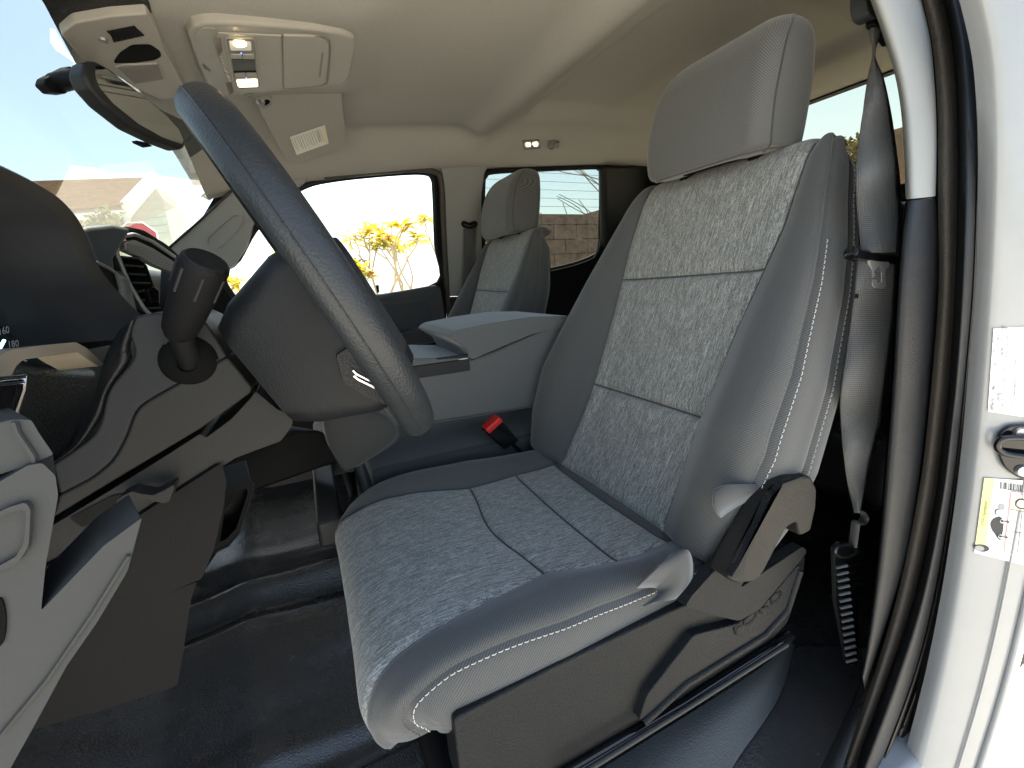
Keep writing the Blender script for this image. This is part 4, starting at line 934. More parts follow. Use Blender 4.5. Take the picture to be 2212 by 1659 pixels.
# certification sticker above the striker
s1 = thing('certification_sticker', 'white printed sticker above the latch on the white pillar', 'sticker', P(2140, 890, pl=BP))
flat('paper', [(2146, 710), (2240, 704), (2240, 905), (2134, 889)], 'label_white', s1)
def line(txt, a, b, hgt, parent, mat='ink', k=kq2):
    """text reading upwards from a to b"""
    h = (a[0]-hgt, a[1]-hgt*.05); return letters(txt, a, b, h, k, 'printed_line', mat, parent, .0001)
for txt, a, b in (('FABRICADO POR FORD', (2143, 886), (2148, 835)), ('FECHA 02/21', (2147, 805), (2150, 782)), ('PBV', (2150, 762), (2151, 752)), ('2948 kg (7050 lb)', (2151, 742), (2154, 718)),
                  ('PBV EJE DEL', (2149, 887), (2152, 858)), ('1599 kg (3525 lb)', (2152, 842), (2157, 808)), ('PBV EJE TRAS', (2156, 790), (2159, 768)), ('1,814 kg (3800 lb)', (2159, 752), (2162, 722)),
                  ('CON', (2155, 887), (2156, 877)), ('265/70R17 115T', (2157, 866), (2161, 832)), ('LLANTAS', (2162, 806), (2164, 790)), ('CON 265/70R17 115T', (2165, 780), (2168, 736)), ('LLANTAS', (2168, 720), (2170, 704)),
                  ('17x7.5J', (2162, 874), (2165, 850)), ('RINES', (2169, 804), (2171, 794)), ('17x7.5J', (2171, 766), (2173, 750)), ('RINES', (2175, 716), (2176, 706)),
                  ('A 240 kPa 35 LB/IN FRIO', (2168, 888), (2174, 812)), ('A 240 kPa 35 LB/IN FRIO', (2176, 780), (2181, 722)), ('1FTFW1E56MFB05955', (2191, 886), (2197, 812)), ('TIPO Camioneta', (2197, 790), (2202, 740))):
    line(txt, a, b, 5.6, s1)
for x0, y0_, x1, y1_ in ((2173, 888, 2188, 770), (2179, 888, 2194, 772)):
    M().tube(PL([(x0, y0_), (x1, y1_)], **kq2), .0002, 4).build('printed_rule', 'grey_ink', s1)
# tyre sticker below the striker
s2 = thing('tyre_sticker', 'tyre pressure sticker with yellow stripe and small car drawing on the white pillar', 'sticker', P(2110, 1195, pl=BP))
flat('paper', [(2126, 1032), (2240, 1040), (2240, 1228), (2104, 1194)], 'label_white', s2)
flat('yellow_stripe', [(2126.5, 1033), (2148, 1034.5), (2130, 1178), (2107, 1177)], 'label_yellow', s2, kq2)
kq3 = {'pl': plane(BN, np.array((-.836, -.33, .5))-bn*.0027)}; kq4 = {'pl': plane(BN, np.array((-.836, -.33, .5))-bn*.0034)}
letters('1FTFW1E56MFB05955', (2125.5, 1136), (2135, 1083), (2118.5, 1135), kq3, 'printed_line', 'ink', s2, .0001)
for k in range(16):
    x = 2161+k*3.6+random.Random(k).uniform(-.6, .6); wd = random.Random(k+50).choice((.8, 1.3, 2.0))
    flat('barcode_bar', [(x, 1041+k*.5), (x+wd, 1041+k*.5), (x+wd-1, 1056+k*.5), (x-1, 1056+k*.5)], 'ink', s2, kq2)
letters('1FTFW1E56MFB05955', (2176, 1061), (2240, 1069), (2177, 1056), kq2, 'printed_line', 'ink', s2, .0001)
flat('tyre_drawing', [(2120+17*math.cos(t), 1183.5+8.5*math.sin(t)+.12*17*math.cos(t)) for t in np.linspace(0, 6.28, 22, endpoint=False)], 'ink', s2, kq2)
flat('rim_drawing', [(2116+10.5*math.cos(t), 1184.5+5.6*math.sin(t)+.1*10*math.cos(t)) for t in np.linspace(0, 6.28, 18, endpoint=False)], 'grey_ink', s2, kq3)
flat('car_drawing', cr([(2160, 1116), (2166, 1122), (2168, 1134), (2166, 1150), (2162, 1166), (2156, 1164), (2151, 1156), (2143, 1144), (2140, 1132), (2145, 1122), (2152, 1118)], 4, True), 'ink', s2, kq2)
for cx, cy in ((2165, 1126), (2161, 1159)):
    flat('wheel_drawing', [(cx+4.6*math.cos(t), cy+4.4*math.sin(t)) for t in np.linspace(0, 6.28, 16, endpoint=False)], 'label_white', s2, kq3)
    flat('wheel_drawing', [(cx+2.8*math.cos(t), cy+2.7*math.sin(t)) for t in np.linspace(0, 6.28, 16, endpoint=False)], 'ink', s2, kq4)
    flat('arrow_drawing', [(cx+3, cy-.8), (cx+12, cy+.6), (cx+12, cy-1.6), (cx+18, cy+2.2), (cx+11.5, cy+4.4), (cx+12, cy+2.4), (cx+3, cy+1.2)], 'ink', s2, kq4)
flat('spare_drawing', [(2164+7*math.cos(t), 1095+7.5*math.sin(t)) for t in np.linspace(0, 6.28, 18, endpoint=False)], 'grey_ink', s2, kq2)
M().tube(PL(cr([(2152, 1112), (2150, 1106), (2153, 1101), (2159, 1100)], 4), **kq2), .0006, 5).build('arrow_drawing', 'ink', s2)
M().tube(PL(cr([(2240, 1070), (2190, 1063), (2184, 1068), (2180, 1100), (2170, 1185), (2172, 1192), (2182, 1197), (2240, 1210)], 3), **kq2), .0006, 5).build('pink_outline', 'label_pink', s2)
flat('cream_field', [(2186, 1067), (2240, 1074), (2240, 1110), (2182, 1100)], 'label_cream', s2, kq2)
flat('jack_drawing', [(2194, 1083), (2202, 1077), (2240, 1082), (2240, 1104), (2200, 1099), (2193, 1092)], 'ink', s2, kq3)
flat('jack_drawing', [(2197, 1085), (2203, 1080), (2240, 1085), (2240, 1101), (2202, 1096), (2196, 1091)], 'label_cream', s2, kq4)
for L in ([(2181, 1100), (2240, 1111)], [(2176, 1146), (2240, 1158)], [(2208, 1106), (2198, 1192)]):
    M().tube(PL(L, **kq3), .00035, 5).build('table_rule', 'ink', s2)
letters('265/70R17 115T', (2196, 1136), (2203, 1112), (2191, 1135), kq3, 'printed_line', 'grey_ink', s2, .0001)
letters('265/70R17 115T', (2190, 1184), (2197, 1156), (2185, 1183), kq3, 'printed_line', 'grey_ink', s2, .0001)

# driver's belt
be = thing('driver_belt', 'black seat belt with metal tongue hanging beside the driver seat', 'seat belt', P(1830, 1440, x=-.74))
def bp(a, b, o=0.): return PB(a, b, .075+o)
def web(name, L, R, curve=.0):
    L, R = cr(L, 5), cr(R, 5); G, uv = [], []
    n = len(L); l0 = np.array([bp(*q) for q in L]); cum = np.concatenate([[0], np.cumsum(np.linalg.norm(np.diff(l0, axis=0), axis=1))])
    for k in range(7):
        t = k/6; G.append([bp(*(L[i]*(1-t)+R[i]*t), o=-curve*math.sin(math.pi*t)-.006*math.sin(i*.55+t*2)*min(1, i/6)) for i in range(n)]); uv.append([(t*.046, c) for c in cum])
    return M().grid(G, uv=uv).build(name, 'belt_web', be, solid=.0016)
web('upper_web', [(1876, 60), (1886, 112), (1876, 165), (1865, 233), (1854, 317), (1849, 375), (1852, 450), (1860, 545)], [(1910, 60), (1889, 116), (1908, 170), (1925, 250), (1936, 329), (1943, 388), (1947, 458), (1944, 545)], .010)
web('lower_web', [(1853, 560), (1846, 640), (1832, 740), (1818, 840), (1816, 900), (1822, 980), (1832, 1050), (1846, 1108)], [(1942, 560), (1938, 640), (1928, 740), (1915, 840), (1900, 920), (1882, 990), (1868, 1050), (1857, 1108)], .008)
M().plate(np.array([bp(*q, o=.004) for q in rnd([(1838, -40), (1834, 20), (1840, 48), (1855, 58), (1868, 50), (1872, 0), (1872, -40)], 10)]), (-.02, 0, 0)).build('guide_cover', 'light_grey_plastic', be, bevel=.006)
M().plate(np.array([bp(*q) for q in rnd([(1872, -10), (1882, -10), (1908, 60), (1914, 95), (1905, 105), (1885, 75), (1868, 62), (1868, 20)], 5)]), (-.012, 0, 0)).build('guide_ring', 'black_plastic', be, bevel=.003)
M().tube(cr(np.array([bp(*q, o=-.006) for q in [(1836, 545), (1850, 549), (1890, 556), (1942, 562)]]), 5), [.0045, .0085, .009, .009, .0085, .008, .0075, .0075, .007, .007, .007, .0068, .0065, .006, .006, .005], 10).build('tongue_bar', 'gloss_black', be)
tg = np.array([bp(*q, o=-.010) for q in rnd([(1878, 560), (1920, 564), (1922, 575), (1912, 582), (1914, 618), (1908, 624), (1890, 622), (1885, 616), (1884, 582)], 4)])
th = np.array([bp(*q, o=-.010) for q in rnd([(1892, 582), (1904, 584), (1905, 611), (1895, 610)], 2)])
M().frame(tg, [th], (.003, 0, 0)).build('tongue', 'silver_paint', be, bevel=.0008)
M().lathe([(.0, .003), (.0025, .0025), (.003, 0)], bp(1848, 640, -.004), (-1, 0, 0), 10).build('stop_button', 'black_plastic', be)
M().tube(cr(np.array([bp(*q) for q in [(1850, 1100), (1862, 1105), (1868, 1118), (1860, 1130), (1850, 1128), (1846, 1150), (1842, 1180)]]), 5), .006, 8, flat=.3).build('belt_fold', 'belt_web', be)
# ribbed boot of the retractor
bt = thing('retractor_boot', 'black ribbed plastic boot where the driver belt enters the sill', 'belt boot', bp(1835, 1440))
M().plate(np.array([bp(*q, o=.01) for q in rnd([(1803, 1185), (1815, 1172), (1850, 1176), (1860, 1190), (1858, 1300), (1852, 1440), (1830, 1430), (1806, 1300)], 5)]), (.006, 0, 0)).build('boot_body', 'gloss_rubber', bt, bevel=.004)
M().tube(cr(np.array([bp(*q, o=.0) for q in [(1804, 1190), (1816, 1178), (1842, 1180), (1850, 1192), (1830, 1202), (1812, 1200)]]), 4, True), .003, 8, True).build('boot_mouth', 'gloss_rubber', bt)
for k in range(15):
    y = 1222+k*14.5; l = 1806+k*1.5
    M().tube(np.array([bp(l, y+4, o=.006), bp(l+22, y, o=-.004), bp(1858-k*.5, y-6, o=.008)]), .0028, 6).build('rib', 'gloss_rubber', bt)
# sill between seat rail and seals
si = thing('door_sill', 'black vinyl door sill trim at the foot of the driver seat', 'door sill', P(1700, 1600, x=-.76))
def sill(L, R, z0, z1, name, mat, bul=.0):
    L, R = cr(L, 5), cr(R, 5); G = []
    for k in range(6):
        t = k/5; G.append([P(*(L[i]*(1-t)+R[i]*t), z=z0+(z1-z0)*t+bul*math.sin(math.pi*t)) for i in range(len(L))])
    return M().grid(G).build(name, mat, si, sub=1)
sill([(1705, 1385), (1640, 1445), (1500, 1535), (1380, 1610), (1240, 1700)], [(1718, 1395), (1690, 1490), (1650, 1560), (1600, 1630), (1545, 1720)], .075, .040, 'inner_step', 'sill_vinyl', .010)
sill([(1719, 1395), (1692, 1490), (1652, 1560), (1602, 1630), (1547, 1720)], [(1860, 1400), (1862, 1455), (1840, 1520), (1800, 1600), (1740, 1720)], .020, .018, 'sill_floor', 'floor_vinyl', -.004)
sill([(1860, 1400), (1864, 1455), (1842, 1520), (1802, 1600), (1742, 1720)], [(1905, 1395), (1893, 1455), (1878, 1500), (1850, 1570), (1810, 1690)], .020, .055, 'sill_edge', 'sill_vinyl', .012)
M().plate([(-.84, -.40, -.30), (-.84, 1.2, -.30), (-.84, 1.2, -.02), (-.84, -.40, -.02)], (.06, 0, 0)).build('rocker', 'white_paint', si, bevel=.02)
# ------------------------------------------------------------------ overhead fittings
oc = thing('overhead_console', 'tan overhead console with map lamps and sunglasses hatch', 'overhead console', (0, .42, 1.21))
p1, p2, p3 = np.array((0, .55, 1.184)), np.array((0, .29, 1.223)), np.array((.12, .42, 1.2045))
on_ = unit(np.cross(p2-p1, p3-p1)); on_ = on_ if on_[2] > 0 else -on_
OP = plane(on_, p1)
def od(d): return plane(on_, p1-on_*d)                 # d metres below the face
Oo = [(406, 75), (418, 58), (440, 52), (470, 50), (568, 55), (680, 64), (746, 75), (766, 84), (771, 98), (757, 163), (750, 174), (736, 182), (680, 191), (568, 201), (493, 205), (465, 199), (450, 188), (427, 137)]
M().plate(PL(rnd(Oo, 6), pl=OP), on_*.030).build('shell', 'console_beige', oc, bevel=.006, seg=4)
M().frame(PL(rnd(Oo, 6), pl=od(-.010)), [], on_*.02).build('rim', 'console_beige', oc)
def o(L, d, t, name, mat, parent=oc, r=3, bev=.0012): return M().plate(PL(rnd(L, r), pl=od(d)), on_*t).build(name, mat, parent, bevel=bev)
M().frame(PL(rnd([(418, 75), (440, 60), (466, 62), (458, 90), (473, 150), (487, 200), (466, 195), (452, 184), (430, 135)], 5), pl=od(.0008)), [], on_*.003).build('front_scoop', 'scoop_grey', oc)
fr = o([(462, 90), (472, 72), (609, 78), (613, 193), (500, 198)], .002, .006, 'switch_panel', 'console_beige')
hatch = o([(611, 78), (680, 80), (702, 86), (711, 99), (706, 170), (697, 182), (680, 186), (614, 192)], .0035, .008, 'hatch', 'console_beige', r=5)
M().tube(PL([(610, 78), (613, 193)], pl=od(.003)), .0012, 5).build('hatch_gap', 'switch_grey', oc)
M().tube(PL(cr([(614, 193), (680, 187), (699, 183), (709, 171), (714, 99), (704, 84), (680, 79)], 5), pl=od(.0025)), .0011, 5).build('hatch_gap', 'switch_grey', oc)
M().tube(PL([(697, 115), (691, 165)], pl=od(.0045)), .0014, 6).build('finger_slot', 'switch_grey', hatch)
M().plate(PL(rnd([(484, 86), (492, 81), (546, 83), (553, 90), (566, 190), (560, 195), (510, 197), (503, 190)], 5), pl=od(.0035)), on_*.004).build('switch_bezel', 'console_beige', fr, bevel=.001)
M().plate(PL(rnd([(490, 88), (495, 85), (546, 87), (550, 92), (562, 186), (557, 191), (516, 192), (509, 188)], 4), pl=od(.0045)), on_*.004).build('switch_bank', 'switch_grey', fr, bevel=.001)
M().plate(PL(rnd([(494, 90), (543, 92), (544, 110), (498, 110)], 3), pl=od(.006)), on_*.004).build('map_lamp', 'lens_clear', fr, bevel=.0012)
M().plate(PL(rnd([(507, 91.5), (529, 92.5), (530, 101), (510, 101)], 3), pl=od(.0072)), on_*.003).build('lit_bulb', 'lamp_lit', fr)
M().plate(PL(rnd([(511, 174), (556, 172), (558, 188), (515, 189)], 3), pl=od(.006)), on_*.004).build('map_lamp', 'lens_lit', fr, bevel=.0012)
for L in ([(498, 119), (523, 119), (524, 127), (499, 127)], [(525, 119), (549, 119), (550, 128), (525, 128)], [(507, 159), (530, 158), (531, 166), (508, 166)], [(532, 158), (554, 158), (555, 166), (532, 166)]):
    M().plate(PL(rnd(L, 1.5), pl=od(.0065)), on_*.003).build('button', 'console_beige', fr, bevel=.0006)
M().plate(PL([(500, 128), (551, 129), (553, 153), (505, 154)], pl=od(.0050)), on_*.003).build('blank_switch', 'lever_plastic', fr, bevel=.0008)
M().plate(PL([(505, 154), (553, 153), (554, 158), (506, 159)], pl=od(.0055)), on_*.003).build('switch_slot', 'black_void', fr)
for q in ((521, 114), (532, 168)): M().lathe([(.0, .002), (.0012, .001), (.0014, 0)], P(*q, pl=od(.0045)), -on_, 8).build('indicator', 'needle_dim', fr)
for k in range(10):
    t = k/9; M().tube(PL([(464+t*9, 82+t*37), (478+t*1, 84+t*26)], pl=od(.0028)), .0008, 4).build('grille_slot', 'switch_grey', fr)
    M().tube(PL([(488+t*8, 180+t*24), (500+t*4, 178+t*20)], pl=od(.0028)), .0008, 4).build('grille_slot', 'switch_grey', fr)
for a, b, s in (((476, 122), (484, 150), ':::::'), ((484, 150), (492, 170), '//'), ((490, 165), (497, 178), '==')):
    letters(s, a, b, (a[0]+5, a[1]-2), {'pl': od(.0035)}, 'printed_symbol', 'label_white', fr, .0002)
for k in range(4):
    M().plate(PL([(438+k*4.2, 139+k*3), (440+k*4.2, 139+k*3.2), (443+k*4, 150+k*2.2), (441+k*4, 149+k*2)], pl=od(.0018)), on_*.001).build('printed_mark', 'ink', oc)

# camera and rain sensor housing behind the windscreen header
sp1 = np.array((0, .60, 1.168)); SP = plane((0, .12, 1), sp1)
def sd_(d): return plane((0, .12, 1), sp1-np.array((0, 0, d)))
so = thing('sensor_housing', 'tan sensor housing with speaker grille at the windscreen header', 'sensor housing', tuple(sp1))
UPV = np.array((0, 0, .045))
M().plate(PL(rnd([(130, 75), (160, 50), (240, 36), (318, 30), (338, 62), (355, 110), (403, 196), (400, 208), (348, 216), (290, 190), (230, 150), (180, 130)], 8), pl=SP), UPV).build('housing', 'console_beige', so, bevel=.006)
M().plate(PL(rnd([(75, -20), (95, 8), (130, 75), (165, 140), (185, 150), (240, 45), (330, 30), (290, -30)], 6), pl=sd_(-.012)), UPV*.5).build('black_surround', 'soft_black', so, bevel=.004)
for k in range(14):
    t = k/13; M().tube(PL(cr([(233+t*56, 68-t*11), (241+t*54, 75-t*12), (247+t*62, 90-t*14)], 4), pl=sd_(.001)), .0016, 5).build('grille_slot', 'black_plastic', so)
M().lathe([(.0, .002), (.003, .003), (.0045, .001), (.006, .003), (.0065, .0)], P(223, 85, pl=SP), (0, 0, -1), 16).build('sensor_button', 'silver', so)
M().plate(PL(rnd([(244, 137), (258, 116), (285, 98), (325, 97), (346, 112), (349, 122), (335, 130), (290, 136)], 8), pl=sd_(.0012)), UPV*.1).build('camera_recess', 'black_void', so)
ln = M().plate(PL(rnd([(247, 146), (265, 141), (340, 138), (350, 150), (357, 168), (352, 174), (305, 183), (285, 180)], 4), pl=sd_(.002)), UPV*.1).build('ribbed_lens', 'console_beige', so, bevel=.001)
for k in range(22):
    t = k/21; M().tube(PL([(256+t*84, 146-t*7), (292+t*60, 181-t*10)], pl=sd_(.0025)), .0007, 4).build('lens_rib', 'switch_grey', ln)

# rear view mirror
MN = unit((-.60, -.78, -.02)); mc = np.array((-.02, .66, 1.105))
mp = plane(MN, mc)
mi = thing('rear_view_mirror', 'black framed rear view mirror hanging from the windscreen', 'mirror', tuple(mc))
mo = rnd([(179, 160), (186, 134), (206, 130), (240, 148), (300, 195), (352, 237), (385, 268), (401, 300), (403, 318), (392, 324), (350, 308), (285, 276), (225, 228), (192, 190)], 8)
M().plate(PL(mo, pl=mp), -MN*.035).build('housing', 'dark_plastic', mi, bevel=.008, seg=4)
mg = rnd([(206, 142), (222, 143), (262, 172), (315, 213), (360, 250), (385, 277), (397, 303), (394, 312), (352, 297), (300, 268), (245, 224), (216, 190), (206, 165)], 6)
M().plate(PL(mg, pl=plane(MN, mc+MN*.0012)), -MN*.002).build('mirror_glass', 'mirror_glass', mi, smooth=False)
M().plate(PL(rnd([(294, 303), (296, 308), (318, 318), (330, 316), (318, 308)], 2), pl=plane(MN, mc-MN*.02)), -MN*.01).build('dip_lever', 'black_plastic', mi)
M().tube([P(188, 168, pl=plane(MN, mc-MN*.02)), P(150, 172, pl=plane(MN, mc-MN*.06)), P(120, 180, pl=plane(MN, mc-MN*.09))], .014, 12).build('stem', 'black_plastic', mi)
M().plate(PL(rnd([(94, 182), (98, 168), (150, 142), (172, 150), (176, 176), (142, 203), (112, 200)], 4), pl=plane(MN, mc-MN*.08)), -MN*.02).build('mount', 'black_plastic', mi, bevel=.003)

# sun visor stowed on the passenger side
VPl = plane((.13, .14, 1), (.25, .40, 1.212)); vz = np.array((0, 0, 1.))
vs = thing('sun_visor', 'tan sun visor with warning label stowed on the passenger side', 'sun visor', P(660, 260, pl=VPl))
M().plate(PL(rnd([(546, 190), (734, 170), (744, 266), (747, 312), (738, 322), (652, 354), (645, 352), (640, 348), (632, 354), (617, 345), (560, 236)], 5), pl=VPl), vz*.020).build('board', 'headliner_cloth', vs, bevel=.006, seg=4)
vq = {'pl': plane((.13, .14, 1), (.25, .40, 1.2105))}; vq2 = {'pl': plane((.13, .14, 1), (.25, .40, 1.2100))}
lb = M().plate(PL([(626, 296), (702, 270), (710, 310), (641, 335)], **vq), vz*.0003).build('warning_label', 'label_paper', vs, smooth=False)
M().plate(PL([(695, 272.4), (702, 270), (710, 310), (703.5, 312.3)], **vq2), vz*.0002).build('label_band', 'label_cream', lb, smooth=False)
for k in range(13):
    t = k/12; a = np.array((630+t*60, 299-t*20.5)); b = a+np.array((10.5, 30-random.Random(k).uniform(0, 8)))
    M().tube(PL([a, b], **vq2), .0006, 4).build('printed_line', 'grey_ink', lb)
letters('AIRBAG', (683, 283), (690, 306), (689, 281), vq2, 'printed_line', 'grey_ink', lb, .0002)
M().frame(PL(rnd([(554, 216), (580, 209), (589, 214), (590, 226), (575, 236), (562, 234)], 4), pl=plane((.13, .14, 1), (.25, .40, 1.208))), [PL(rnd([(560, 220), (578, 214), (584, 218), (584, 225), (574, 231), (566, 230)], 3), pl=plane((.13, .14, 1), (.25, .40, 1.208)))], vz*.006).build('clip_frame', 'pillar_trim', vs, bevel=.001)
M().plate(PL(rnd([(560, 220), (578, 214), (584, 218), (584, 225), (574, 231), (566, 230)], 3), pl=plane((.13, .14, 1), (.25, .40, 1.211))), vz*.002).build('clip_well', 'black_void', vs)
M().tube(PL(cr([(556, 221), (562, 226), (568, 223), (567, 217)], 4), pl=plane((.13, .14, 1), (.25, .40, 1.204))), .004, 8).build('hook', 'pillar_trim', vs)
M().frame(PL(rnd([(528, 207), (548, 204), (551, 210), (533, 214)], 2), z=1.20), [PL(rnd([(533, 208.5), (544, 206.5), (546, 209), (535, 211.5)], 1), z=1.20)], vz*.006).build('hook_bracket', 'pillar_trim', vs)

# rear dome lamps and coat hook on the far roof rail
dl = thing('dome_lamp', 'pair of small lit dome lamps on the far roof rail', 'lamp', roof_hit(1148, 312))
def rp(a, b, off): 
    p = roof_hit(a, b, off); return p
base = [rp(a, b, .004) for a, b in rnd([(1128, 305), (1166, 303), (1169, 322), (1131, 324)], 4)]
M().plate(base, (.004, 0, .012)).build('bezel', 'switch_grey', dl)
for L in ([(1133, 308), (1147, 307), (1148, 318), (1134, 319)], [(1150, 307), (1164, 306), (1165, 317), (1151, 318)]):
    M().plate([rp(a, b, .008) for a, b in rnd(L, 3)], (.002, 0, .006)).build('lens', 'lens_clear', dl)
for L in ([(1137, 310), (1145, 309.5), (1146, 316), (1138, 316)], [(1152, 309), (1160, 308.5), (1161, 315), (1153, 315.5)]):
    M().plate([rp(a, b, .0095) for a, b in rnd(L, 3)], (.001, 0, .003)).build('lit_bulb', 'lamp_white', dl)
ch = thing('coat_hook', 'grey folding coat hook beside the dome lamps', 'coat hook', roof_hit(1195, 315))
M().plate([rp(a, b, .004) for a, b in rnd([(1183, 306), (1200, 303), (1210, 308), (1209, 320), (1190, 325), (1182, 318)], 4)], (.004, 0, .008)).build('base', 'pillar_trim', ch)
M().tube(cr([rp(a, b, .014) for a, b in [(1188, 307), (1185, 318), (1193, 322), (1199, 310), (1206, 308), (1204, 318)]], 4), .0035, 8).build('hook', 'switch_grey', ch)
# stickers on the windscreen's far edge
def wsp(a, b):
    q = ray(a, b); return P(a, b, pl=plane((0, .405, .72), (.55, .80, 1.05)))
for nm, lab, L, mat, kid in (('windscreen_sticker', 'blue sticker on the far edge of the windscreen', [(450, 378), (462, 364), (485, 382), (472, 400)], 'sticker_blue', None),
                             ('windscreen_sticker', 'dark square sticker with white mark on the windscreen', [(434, 424), (468, 397), (486, 408), (452, 434)], 'sticker_green', [(444, 421), (458, 412), (463, 418), (450, 427)])):
    s = tag(M().plate([wsp(*q) for q in L], (0, -.0006, -.001)).build(nm, mat, smooth=False), lab, 'sticker')
    if kid: M().plate([wsp(*q)+np.array((0, -.002, -.003)) for q in kid], (0, -.0006, -.001)).build('printed_mark', 'label_white', s, smooth=False)
# ------------------------------------------------------------------ what the windows look out on
RN = random.Random(5)
plastic('render_white', (.90, .89, .87), .9, 30, .002, .1, .06)
plastic('wall_brown', (.20, .145, .118), .95, 12, .01, .1, .35)
plastic('wall_green', (.36, .36, .27), .9, 20, .002, .1, .08)
plastic('tile', (.28, .165, .08), .9, 30, .003, .1, .3)
plastic('bark_pale', (.42, .33, .20), .9, 60, .004, .1, .2)
plastic('bark_grey', (.20, .165, .14), .9, 60, .004, .1, .2)
simple('fascia', (.8, .8, .78), .8)
simple('sign_red', (.26, .05, .05), .6)
simple('petal', (.75, .06, .10), .6)
simple('wire_mat', (.25, .25, .25), .5)
def leafmat(n, a, b):
    m, t, p = newmat(n)
    q = node(t, 'ShaderNodeTexNoise', Scale=6., Detail=3.); t.links.new(coords(t), q.inputs[0])
    r = ramp(t, q.outputs[0], [(.35, a), (.65, b)]); t.links.new(r.outputs[0], p.inputs['Base Color']); setp(p, Roughness=.5)
    tl = t.nodes.new('ShaderNodeBsdfTranslucent'); t.links.new(r.outputs[0], tl.inputs[0]); mx = t.nodes.new('ShaderNodeMixShader'); mx.inputs[0].default_value = .4
    t.links.new(p.outputs[0], mx.inputs[1]); t.links.new(tl.outputs[0], mx.inputs[2]); t.links.new(mx.outputs[0], t.nodes['Material Output'].inputs[0])
leafmat('leaf_gold', (.55, .36, .02), (.30, .28, .02))
leafmat('leaf_green', (.05, .10, .02), (.10, .16, .03))
plastic('wall_sage', (.32, .34, .28), .9, 20, .002, .1, .08)
leafmat('leaf_olive', (.10, .09, .04), (.06, .06, .025))
WX = 5.6
tag(M().plate([(WX, .95, -.78), (WX, -1.95, -.78), (WX, -1.95, P(1200, 463, x=WX)[2]), (WX, .95, P(1200, 463, x=WX)[2])], (.18, 0, 0)).build('white_wall', 'render_white', smooth=False), 'white rendered boundary wall behind the flowering shrub', 'wall')
bw = thing('brown_wall', 'brown block wall with fence wires above seen through tinted glass', 'wall', (WX, -4, -.78))
zt_ = P(1230, 462, x=WX)[2]
nb, hb_ = 10, .24
r0 = -.78
row = 0
while r0 < zt_-.02:
    h = min(hb_, zt_-r0)
    for k in range(10):
        ya = -1.97-k*.46-(row % 2)*.23
        M().box((WX+.09+RN.uniform(-.004, .004), ya-.225, r0+h/2), (.18, .45, h-.010)).build('block', 'wall_brown', bw, smooth=False)
    r0 += h; row += 1
M().box((WX+.10, -4.4, (zt_-.78)/2-.01), (.14, 4.9, zt_+.76)).build('mortar', 'wall_brown', bw, smooth=False)
for k in range(5):
    z = zt_+.13+k*.13
    M().tube([(WX+.09, -1.9, z), (WX+.09, -6.6, z)], .004, 4).build('wire', 'wire_mat', bw)
for y in (-2.3, -4.6, -6.5): M().tube([(WX+.09, y, zt_-.02), (WX+.09, y, zt_+.75)], .012, 6).build('wire_post', 'wire_mat', bw)

def branchy(root, base, top, mat, depth, spread, rad, rng, tips, parent, name='branch'):
    """forked limb; collects tips"""
    d = np.array(top)-np.array(base); L = np.linalg.norm(d)
    mid = (np.array(base)+np.array(top))/2+np.array([rng.uniform(-1, 1) for _ in range(3)])*L*.10
    parent.tube(cr([base, mid, top], 4), np.linspace(rad, rad*.68, 9), 6)
    if depth == 0: tips.append((np.array(top), unit(d))); return
    for _ in range(2 if rng.random() < .75 else 3):
        nd = unit(unit(d)+np.array([rng.uniform(-1, 1), rng.uniform(-1, 1), rng.uniform(-.3, .8)])*spread)
        branchy(root, top, np.array(top)+nd*L*rng.uniform(.62, .85), mat, depth-1, spread, rad*.66, rng, tips, parent)
def leaf(m, p, d, L, w_, rng):
    d = unit(d); s = unit(np.cross(d, (rng.uniform(-.3, .3), rng.uniform(-.3, .3), 1))); n = np.cross(s, d)
    m.add([p, p+d*L*.35+s*w_+n*.01, p+d*L-n*L*.18, p+d*L*.35-s*w_+n*.01, p+d*L*.4-n*.004], [(0, 1, 4), (1, 2, 4), (2, 3, 4), (3, 0, 4)])
def shrub(name, label, base, H, seed, depth=3, leaves=11, L=.15, flowers=6, spread=.75):
    rng = random.Random(seed); t = thing(name, label, 'shrub', base); tips = []; b = M()
    for k in range(3):
        a = 2*math.pi*k/3+rng.uniform(-.4, .4)
        branchy(t, np.array(base), np.array(base)+np.array((math.cos(a)*.14, math.sin(a)*.14, .42))*H, None, depth, spread, .022*H, rng, tips, b)
    b.build('trunk', 'bark_pale', t)
    lv_ = M(); fl = M()
    for p, d in tips:
        for k in range(leaves):
            a = rng.uniform(0, 6.28); e = rng.uniform(-.5, .9)
            leaf(lv_, p+np.array([rng.uniform(-.03, .03) for _ in range(3)]), (math.cos(a), math.sin(a), e), L*rng.uniform(.7, 1.2), L*.13, rng)
    o = lv_.build('crown', 'leaf_gold', t, smooth=False); o['kind'] = 'stuff'
    for k in range(flowers):
        p, d = rng.choice(tips)
        f = M()
        for q in range(5):
            a = 6.28*q/5; leaf(f, p+d*.03, (math.cos(a), math.sin(a), .5), .055, .02, rng)
        f.build('flower', 'petal', t, smooth=False)
    return t
c = P(870, 560, x=3.6)
shrub('flowering_shrub', 'golden leaved shrub with red flowers outside the passenger window', (c[0], c[1], -.78), 1.62, 11, 4, 12, .14, 12, .58)
c = P(505, 575, x=3.6)
shrub('flowering_shrub', 'golden leaved shrub glimpsed between windscreen pillar and wheel', (c[0], c[1], -.78), 1.42, 4, 3, 18, .15, 1)
